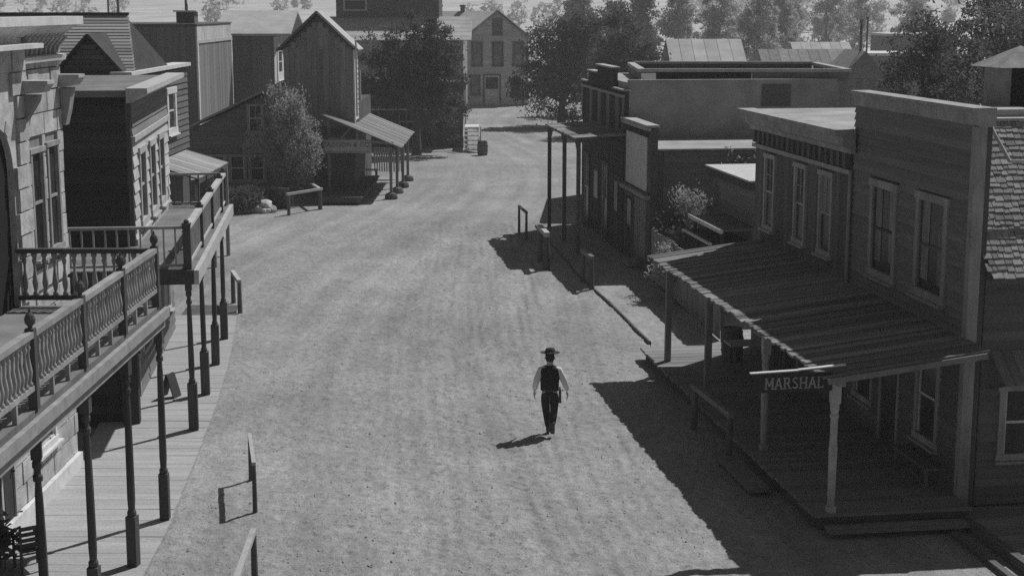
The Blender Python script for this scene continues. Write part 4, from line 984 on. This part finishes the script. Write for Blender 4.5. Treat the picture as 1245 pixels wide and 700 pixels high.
tree('willow', 'feathery grey willow standing in front of the store wall', (-10.7, 73.2), [(0, 0, 4.4, 1.25, 1.2, 1.4), (.7, -.2, 2.9, 1.2, 1.1, 1.5), (-.9, .3, 2.9, .9, .9, .9), (.1, 0, 5.2, .9, .9, .8), (.3, 0, 1.7, 1.1, .9, .8)], 11000, .075, 'leaf_pale', 11, .12, nclump=150, clump_r=.30, droop=1.0)
tree('oak_tree', 'large dark rounded tree left of the far house', (-6.0, 97.5), [(-1.3, 0, 5.5, 2.4, 2.2, 2.3), (1.2, .3, 5.2, 2.2, 2.0, 2.5), (0, 0, 7.3, 2.2, 2.0, 1.5), (-2.2, 0, 4.2, 1.7, 1.6, 1.7), (1.9, -.3, 2.6, 1.2, 1.3, 1.8)], 21000, .115, 'leaf_dark', 12, .28, nclump=210, clump_r=.5, limbs=30)
tree('oak_tree', 'dark spreading tree right of the far house, overhanging the street', (3.9, 122), [(0, 0, 5.4, 3.4, 2.6, 2.7), (-2.2, -1, 3.4, 2.4, 2.0, 1.6), (1.2, 0, 7.4, 2.0, 2.0, 1.3), (2.6, 0, 3.4, 2.2, 2, 2.2), (.8, .5, 2.2, 3.2, 2.0, 2.0), (4.2, .5, 2.6, 2.2, 2.0, 2.2)], 26000, .145, 'leaf_dark', 13, .3, nclump=120, clump_r=.85)
tree('oak_tree', 'dark tree rising behind the stepped parapet', (7.9, 113), [(0, 0, 6.0, 2.3, 2.0, 2.6), (1.8, 0, 4.6, 2.0, 1.9, 2.0), (-1.0, 0, 3.4, 2.0, 1.8, 2.0), (0, 0, 8.2, 1.3, 1.2, 1.2)], 18000, .135, 'leaf_dark', 14, .26, nclump=150, clump_r=.6)
tree('shrub', 'grey green tall shrub between the two dark trees right of the far house', (6.2, 134), [(0, 0, 4.5, 2.6, 2, 3.2)], 8000, .22, 'leaf_mid', 15, .15, nclump=50, clump_r=.7)
# right-hand wood behind the marshal office
RT = [(16.9, 63, 2.3, 9.3, 'leaf_mid'), (19.2, 60, 2.6, 10.0, 'leaf_mid'), (22.2, 64, 2.8, 11.2, 'leaf_mid'), (18.0, 57, 2.0, 7.6, 'leaf_mid'), (24.6, 62, 2.8, 11.6, 'leaf_dark'), (20.4, 67, 2.8, 11.4, 'leaf_dark')]
RL = ['leftmost dark bushy tree behind the marshal office roof', 'mid grey tree in front of the wood behind the marshal office', 'tall dark tree behind the cupola', 'lower pale tree at the foot of the wood behind the marshal office', 'tallest tree at the right edge behind the cupola', 'dark tree at the back of the wood left of the cupola']
for i, (x_, y_, r_, h_, m_) in enumerate(RT):
    tree('bushy_tree', RL[i], (x_, y_), [(0, 0, h_ * .55, r_, r_ * .9, h_ * .38), (rj(1), 0, h_ * .8, r_ * .7, r_ * .7, h_ * .2), (rj(1.4), -.4, h_ * .33, r_ * .9, r_ * .9, h_ * .25)], 18000, .09, m_, 30 + i, .2, nclump=170, clump_r=.48, group='trees behind the marshal office')
# distant poplars and trees, haze mostly put into their leaf colour
PT = [(21, 200, 2.6, 13, 'leaf_haze'), (27, 205, 3.0, 14, 'leaf_haze'), (31, 198, 2.6, 11.5, 'leaf_haze'), (18, 215, 2.0, 12, 'leaf_mid'), (36, 212, 3.0, 12, 'leaf_haze'), (41, 235, 3.6, 12, 'leaf_haze'), (50, 250, 4.5, 14, 'leaf_haze'), (58, 262, 5, 14, 'leaf_haze'), (66, 260, 4.0, 13, 'leaf_haze'), (10, 230, 3.5, 11.5, 'leaf_mid'), (14.5, 225, 2.4, 11, 'leaf_mid')]
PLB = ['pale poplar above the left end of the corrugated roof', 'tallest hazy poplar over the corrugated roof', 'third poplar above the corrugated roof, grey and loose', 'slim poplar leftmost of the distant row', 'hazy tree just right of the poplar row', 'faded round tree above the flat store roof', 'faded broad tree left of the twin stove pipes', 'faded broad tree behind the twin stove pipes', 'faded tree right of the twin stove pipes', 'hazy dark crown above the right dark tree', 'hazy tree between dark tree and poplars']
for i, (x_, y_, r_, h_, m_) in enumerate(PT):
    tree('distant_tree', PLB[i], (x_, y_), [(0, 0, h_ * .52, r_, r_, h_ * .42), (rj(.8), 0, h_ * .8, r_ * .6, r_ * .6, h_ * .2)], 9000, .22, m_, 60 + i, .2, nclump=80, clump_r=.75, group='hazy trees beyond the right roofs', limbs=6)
# shrubs
SH = [((-12.1, 69.6), .9, 1.1, 'leaf_mid', 'leafy shrub at the corner of the willow bed beside the gallery rail'), ((-12.9, 70.9), .7, .9, 'leaf_dark', 'low dark shrub behind the rock heap'), ((-10.7, 71.4), .5, .6, 'leaf_mid', 'small shrub at the willow foot'),
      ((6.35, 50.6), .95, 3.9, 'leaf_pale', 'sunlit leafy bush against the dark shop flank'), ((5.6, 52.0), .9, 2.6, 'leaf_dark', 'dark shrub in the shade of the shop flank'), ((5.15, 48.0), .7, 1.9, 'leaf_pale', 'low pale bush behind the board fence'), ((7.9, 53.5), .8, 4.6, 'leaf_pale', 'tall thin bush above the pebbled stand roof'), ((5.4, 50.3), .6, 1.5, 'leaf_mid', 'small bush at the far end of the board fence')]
for i, (p_, r_, h_, m_, lb_) in enumerate(SH):
    tree('bush', lb_, p_, [(0, 0, h_ * .62, r_, r_, h_ * .42)], 3400, .075, m_, 90 + i, .05, 'bush', nclump=34, clump_r=.3, group='bushes beside the street', limbs=8)
# wooded hillside: one far mass, haze put into its leaf colour
def hill_wood():
    rng = np.random.default_rng(5); V = []; n = 0
    for k in range(900):
        y = rng.uniform(270, 1100); x = rng.uniform(-.36, .36) * y
        side = x / y
        keep = .10 if side < .02 else .28
        if side < -.05: keep = .12
        if rng.random() > keep: continue
        h = rng.uniform(4, 10); r = h * rng.uniform(.3, .5); z = hill_z(x, y)
        m = 150; d = rng.normal(size=(m, 3)); d /= np.linalg.norm(d, axis=1)[:, None]
        p = d * (rng.random((m, 1)) ** .35) * np.array([r, r, h * .5]) + np.array([x, y, z + h * .5])
        a = rng.normal(size=(m, 3)) * .55; b = rng.normal(size=(m, 3)) * .55
        V.append(np.stack([p - a, p + b, p + a], 1).reshape(-1, 3)); n += m
    v = np.concatenate(V); me = bpy.data.meshes.new('hillside_wood')
    me.from_pydata(v.tolist(), [], np.arange(len(v)).reshape(-1, 3).tolist()); me.materials.append(MATS['leaf_haze'])
    return link(bpy.data.objects.new('hillside_wood', me))
tag(hill_wood(), 'scattered trees fading over the pale hillside', 'woodland', kind='stuff')
# rock heap by the willow
for i, (x_, y_, s_) in enumerate(((-11.4, 69.6, .32), (-10.95, 69.7, .28), (-11.17, 69.75, .33), (-11.1, 69.4, .22))):
    rng = random.Random(i); b = bmesh.new(); bmesh.ops.create_icosphere(b, subdivisions=2, radius=s_)
    for v in b.verts: v.co *= rng.uniform(.7, 1.25); v.co.z *= .8
    me = bpy.data.meshes.new('boulder'); b.to_mesh(me); b.free(); me.materials.append(MATS['rock'])
    o = inst('boulder', me, None, (x_, y_, s_ * (.45 if i != 2 else .95)))
    tag(o, ['left pale boulder of the heap by the willow', 'right pale boulder of the heap by the willow', 'topmost pale boulder of the heap by the willow', 'small pale boulder at the front of the heap by the willow'][i], 'boulder', 'boulders heaped by the willow')

# ================================================================== distant roofs on the right
def gable_house(name, label, x, y, w, d, hw, hr, wallm, roofm, ridge='y', boards=True):
    t = thing(name, label, 'shed', (x, y, 0))
    if ridge == 'y':
        MB().prism([(-w / 2, 0), (w / 2, 0), (w / 2, hw), (0, hr), (-w / 2, hw)], 'y', 0, d).build('wall', wallm, t)
        for s_ in (-1, 1):
            ov = .25; dx = w / 2 + ov; dz = (hr - hw) * dx / (w / 2)
            MB().bar((s_ * dx, d / 2, hr - dz + .06), (0, d / 2, hr + .06), d + .5, .08, up=(s_ * dz, 0, dx)).build('roof', roofm, t)
        if boards: Wall(t, 0, 0, 0).vboards(wallm if wallm in ('brown_siding', 'dull_siding') else 'dull_siding', -w / 2, w / 2, .1, hw, .4)
    else:
        MB().prism([(0, 0), (d, 0), (d, hw), (d / 2, hr), (0, hw)], 'x', -w / 2, w / 2).build('wall', wallm, t)
        n = int(w / .8); dz = (hr - hw) * 1.08
        for k in range(n):
            pc_w = w / n
            MB().bar((-w / 2 + (k + .5) * pc_w, -d * .04, hr - dz + .06), (-w / 2 + (k + .5) * pc_w, d / 2, hr + .06), pc_w - .03, .07).build('roof_sheet', roofm, t)
        MB().bar((0, d * 1.04, hr - dz + .06), (0, d / 2, hr + .06), w, .07).build('roof', roofm, t)
    return t
gable_house('corrugated_shed', 'long shed with ribbed pale roof behind the store parapet', 14.2, 112, 5.6, 9, 4.6, 6.75, 'plaster', 'tin_roof', 'x')
gable_house('small_gable_shed', 'dark gabled shed with twin stove pipes behind the marshal office', 24.3, 108, 3.4, 6, 4.3, 6.1, 'brown_siding', 'grey_wood', 'y')
for i, dx in enumerate((-.12, .3)):
    p_ = thing('stove_pipe', ['thick left stove pipe on the dark gabled shed', 'thin right stove pipe on the dark gabled shed'][i], 'stove pipe', (24.35 + dx, 109, 5.9), group='twin stove pipes')
    MB().lathe([(.09 - .03 * i, -.1), (.09 - .03 * i, 2.3 + .15 * i), (.14 - .03 * i, 2.32 + .15 * i), (.14 - .03 * i, 2.42 + .15 * i)], 8).build('pipe', 'iron', p_)
gable_house('grey_roof_shed', 'low shed with hipped grey roof left of the twin stove pipes', 24.5, 128, 7.5, 9, 3.6, 5.6, 'plaster', 'grey_wood', 'x')
gable_house('pale_roof_shed', 'low shed with bright pale roof beyond the grey roofed one', 28.6, 142, 5.5, 8, 4.1, 5.9, 'plaster', 'tin_roof', 'x')
for i, (x_, y_, w_, z_) in enumerate(((37.0, 150, 6, 4.6), (46.5, 178, 8, 6.0))):
    t = thing('flat_roofed_hall', ['near white flat roofed hall beside the wood', 'far white flat roofed hall beside the wood'][i], 'hall', (x_, y_, 0))
    MB().box(-w_ / 2, w_ / 2, 0, 8, 0, z_).build('wall', 'brick_dark', t); MB().box(-w_ / 2 - .2, w_ / 2 + .2, -.2, 8.2, z_, z_ + .25).build('roof', 'white_paint', t)
# roofless side building continuing the block flank
# ================================================================== the walking man
pp = tree('potted_plant', 'dark spiky plant behind the chair at the lower left', (-8.4, 24.1), [(0, 0, .6, .16, .2, .4)], 260, .11, 'leaf_dark', 77, .03, 'plant', nclump=14, clump_r=.25, limbs=5)
def skin_obj(name, verts, edges, radii, m, parent, sub=2, root=0):
    me = bpy.data.meshes.new(name); me.from_pydata(verts, edges, []); me.materials.append(MATS[m])
    o = bpy.data.objects.new(name, me); link(o, parent)
    md = o.modifiers.new('skin', 'SKIN'); md.use_smooth_shade = True
    for i, r_ in enumerate(radii):
        sv = me.skin_vertices[0].data[i]; sv.radius = r_ if isinstance(r_, tuple) else (r_, r_); sv.use_root = (i == root)
    s_ = o.modifiers.new('subd', 'SUBSURF'); s_.levels = sub; s_.render_levels = sub
    dg = bpy.context.evaluated_depsgraph_get(); m2 = bpy.data.meshes.new_from_object(o.evaluated_get(dg))
    o.modifiers.clear(); o.data = m2; m2.name = name
    for pl_ in m2.polygons: pl_.use_smooth = True
    return o
man = thing('person', 'man in dark vest, white shirt and wide hat walking away up the street', 'person', (0.81, 32.45, .03))
man.rotation_euler = (0, 0, R(-4)); man.scale = (1.12, 1.05, 1.01)
HIP = .95
# planted left foot, right foot swinging behind with heel lifted; chest leans slightly forward (+y)
LH, RH = (-.095, 0, HIP - .03), (.095, 0, HIP - .03)
LK, RK = (-.07, .09, .50), (.085, .02, .50)
LA, RA = (-.02, .05, .09), (.06, -.26, .20)
LT, RT_ = (-.03, .21, .035), (.07, -.16, .06)
LS, RS = (-.175, .03, 1.41), (.175, .03, 1.41)
LE, RE = (-.26, -.07, 1.16), (.285, .02, 1.15)
LW, RW = (-.29, .03, .94), (.335, .14, .92)
body_v = [(0, 0, HIP), (0, .01, 1.2), (0, .03, 1.42), (0, .04, 1.53), (0, .06, 1.60), (0, .07, 1.69), LS, LE, LW, RS, RE, RW, LH, LK, LA, LT, RH, RK, RA, RT_]
body_e = [(0, 1), (1, 2), (2, 3), (3, 4), (4, 5), (2, 6), (6, 7), (7, 8), (2, 9), (9, 10), (10, 11), (0, 12), (12, 13), (13, 14), (14, 15), (0, 16), (16, 17), (17, 18), (18, 19)]
body_r = [(.13, .10), (.13, .10), (.13, .09), .055, (.078, .09), (.075, .085), .055, .04, .03, .055, .04, .03, .08, .055, .04, .03, .08, .055, .04, .03]
body = skin_obj('body', body_v, body_e, body_r, 'skin', man)
for s_, Wp in ((-1, LW), (1, RW)):          # hands: palm and five fingers
    w_ = Vector(Wp); vv = [tuple(w_), tuple(w_ + Vector((s_ * .005, .01, -.05))), tuple(w_ + Vector((s_ * .008, .02, -.09)))]; ee = [(0, 1), (1, 2)]; rr = [(.026, .028), (.022, .042), (.018, .042)]
    for k in range(4):
        off = -.03 + k * .02; ln = (.075, .088, .082, .062)[k]; b0 = len(vv)
        vv += [tuple(w_ + Vector((s_ * .008, .02 + off, -.10))), tuple(w_ + Vector((s_ * .002, .022 + off, -.10 - ln * .55))), tuple(w_ + Vector((-s_ * .014, .022 + off, -.10 - ln)))]
        ee += [(2, b0), (b0, b0 + 1), (b0 + 1, b0 + 2)]; rr += [.0105, .0095, .008]
    b0 = len(vv); vv += [tuple(w_ + Vector((-s_ * .005, .055, -.055))), tuple(w_ + Vector((-s_ * .012, .068, -.095)))]; ee += [(1, b0), (b0, b0 + 1)]; rr += [.011, .009]
    skin_obj('hand', vv, ee, rr, 'skin', man, 1)
skin_obj('shirt', [(0, .0, HIP + .02), (0, .01, 1.2), (0, .03, 1.41), (0, .04, 1.5), LS, LE, (LW[0], LW[1] - .01, LW[2] + .03), RS, RE, (RW[0], RW[1] - .01, RW[2] + .03)],
         [(0, 1), (1, 2), (2, 3), (2, 4), (4, 5), (5, 6), (2, 7), (7, 8), (8, 9)], [(.15, .11), (.15, .11), (.15, .105), (.065, .07), .08, .066, .05, .08, .066, .05], 'shirt_cloth', man)
def loft(name, rings, m, parent, n=20):
    b = MB(); vs_ = [(cx + rx * math.cos(2 * math.pi * k / n), cy + ry * math.sin(2 * math.pi * k / n), z) for (z, cx, cy, rx, ry) in rings for k in range(n)]
    fs_ = [(i * n + k, i * n + (k + 1) % n, (i + 1) * n + (k + 1) % n, (i + 1) * n + k) for i in range(len(rings) - 1) for k in range(n)]
    b.add(vs_, fs_ + [tuple(range(n - 1, -1, -1)), tuple((len(rings) - 1) * n + k for k in range(n))])
    return b.build(name, m, parent, smooth=True)
loft('vest', [(.985, 0, 0, .178, .135), (1.06, 0, 0, .176, .135), (1.18, 0, .006, .182, .138), (1.30, 0, .015, .20, .142), (1.40, 0, .025, .212, .135), (1.455, 0, .03, .19, .115), (1.495, 0, .035, .12, .085), (1.515, 0, .037, .075, .07)], 'vest_cloth', man)
skin_obj('trousers', [(0, 0, HIP + .10), (0, 0, HIP - .04), LH, LK, (LA[0], LA[1], LA[2] + .04), RH, RK, (RA[0], RA[1] + .02, RA[2] + .05)],
         [(0, 1), (1, 2), (2, 3), (3, 4), (1, 5), (5, 6), (6, 7)], [(.165, .122), (.165, .125), .108, .078, .066, .108, .078, .066], 'trouser_cloth', man)
for A_, T_ in ((LA, LT), (RA, RT_)):
    kk = Vector(A_) + Vector((0, -.05 if A_ is LA else -.02, -.045))
    skin_obj('boot', [tuple(Vector(A_) + Vector((0, .01, .16))), A_, tuple(kk), T_], [(0, 1), (1, 2), (1, 3)], [.06, .055, (.042, .04), (.048, .032)], 'leather', man, 1)
hd = MB().lathe([(.001, 1.56), (.06, 1.57), (.082, 1.62), (.092, 1.68), (.088, 1.74), (.05, 1.775), (.001, 1.78)], 14).build('hair', 'hair', body, smooth=True); hd.scale = (.98, 1.05, 1); hd.location = (0, .058, 0)
nose = MB().add([(-.015, .15, 1.655), (.015, .15, 1.655), (0, .185, 1.65), (0, .152, 1.70)], [(0, 1, 2), (0, 2, 3), (1, 3, 2), (0, 3, 1)]).build('nose', 'skin', body)
for s_ in (-1, 1): MB().lathe([(.004, 0), (.025, .004), (.022, .014), (.004, .018)], 8).build('ear', 'skin', body, (s_ * .088, .06, 1.655), (0, R(90) * s_, 0))
hat = MB().lathe([(.20, 1.755), (.205, 1.768), (.175, 1.748), (.108, 1.742), (.104, 1.80), (.092, 1.845), (.06, 1.86), (.02, 1.85), (.001, 1.848)], 20).build('hat', 'hat_felt', man, (0, .065, 0), (R(-4), 0, 0), True); hat.scale = (.94, 1.05, 1)
MB().lathe([(.109, 1.748), (.112, 1.749), (.109, 1.775), (.105, 1.775)], 20).build('hat_band', 'dark_paint', hat)
MB().lathe([(.172, .985), (.176, .99), (.176, 1.03), (.172, 1.035)], 18).build('belt', 'leather', man, (0, 0, -.01)).scale = (1, .77, 1)
MB().prism([(-.05, .98), (.055, .98), (.04, .80), (.015, .70), (-.02, .70), (-.035, .82)], 'x', .175, .225).build('holster', 'leather', man)
MB().box(.185, .212, -.085, -.03, .965, 1.06).build('gun_grip', 'iron', man)

# ================================================================== the air
hz = MB().box(-1400, 1400, -150, 2150, -3, 72).build('haze', 'dirt'); hz.data.materials.clear()
hm = bpy.data.materials.new('haze'); hm.use_nodes = True; hn = hm.node_tree; hn.nodes.clear()
ho = hn.nodes.new('ShaderNodeOutputMaterial'); hv = hn.nodes.new('ShaderNodeVolumePrincipled')
hv.inputs['Color'].default_value = (.9, .9, .9, 1); hv.inputs['Density'].default_value = .0008; hv.inputs['Anisotropy'].default_value = 0.2
hn.links.new(hv.outputs[0], ho.inputs['Volume']); hz.data.materials.append(hm)
tag(hz, 'thin pale summer haze over the whole valley', 'haze', kind='stuff')
bpy.context.view_layer.update()
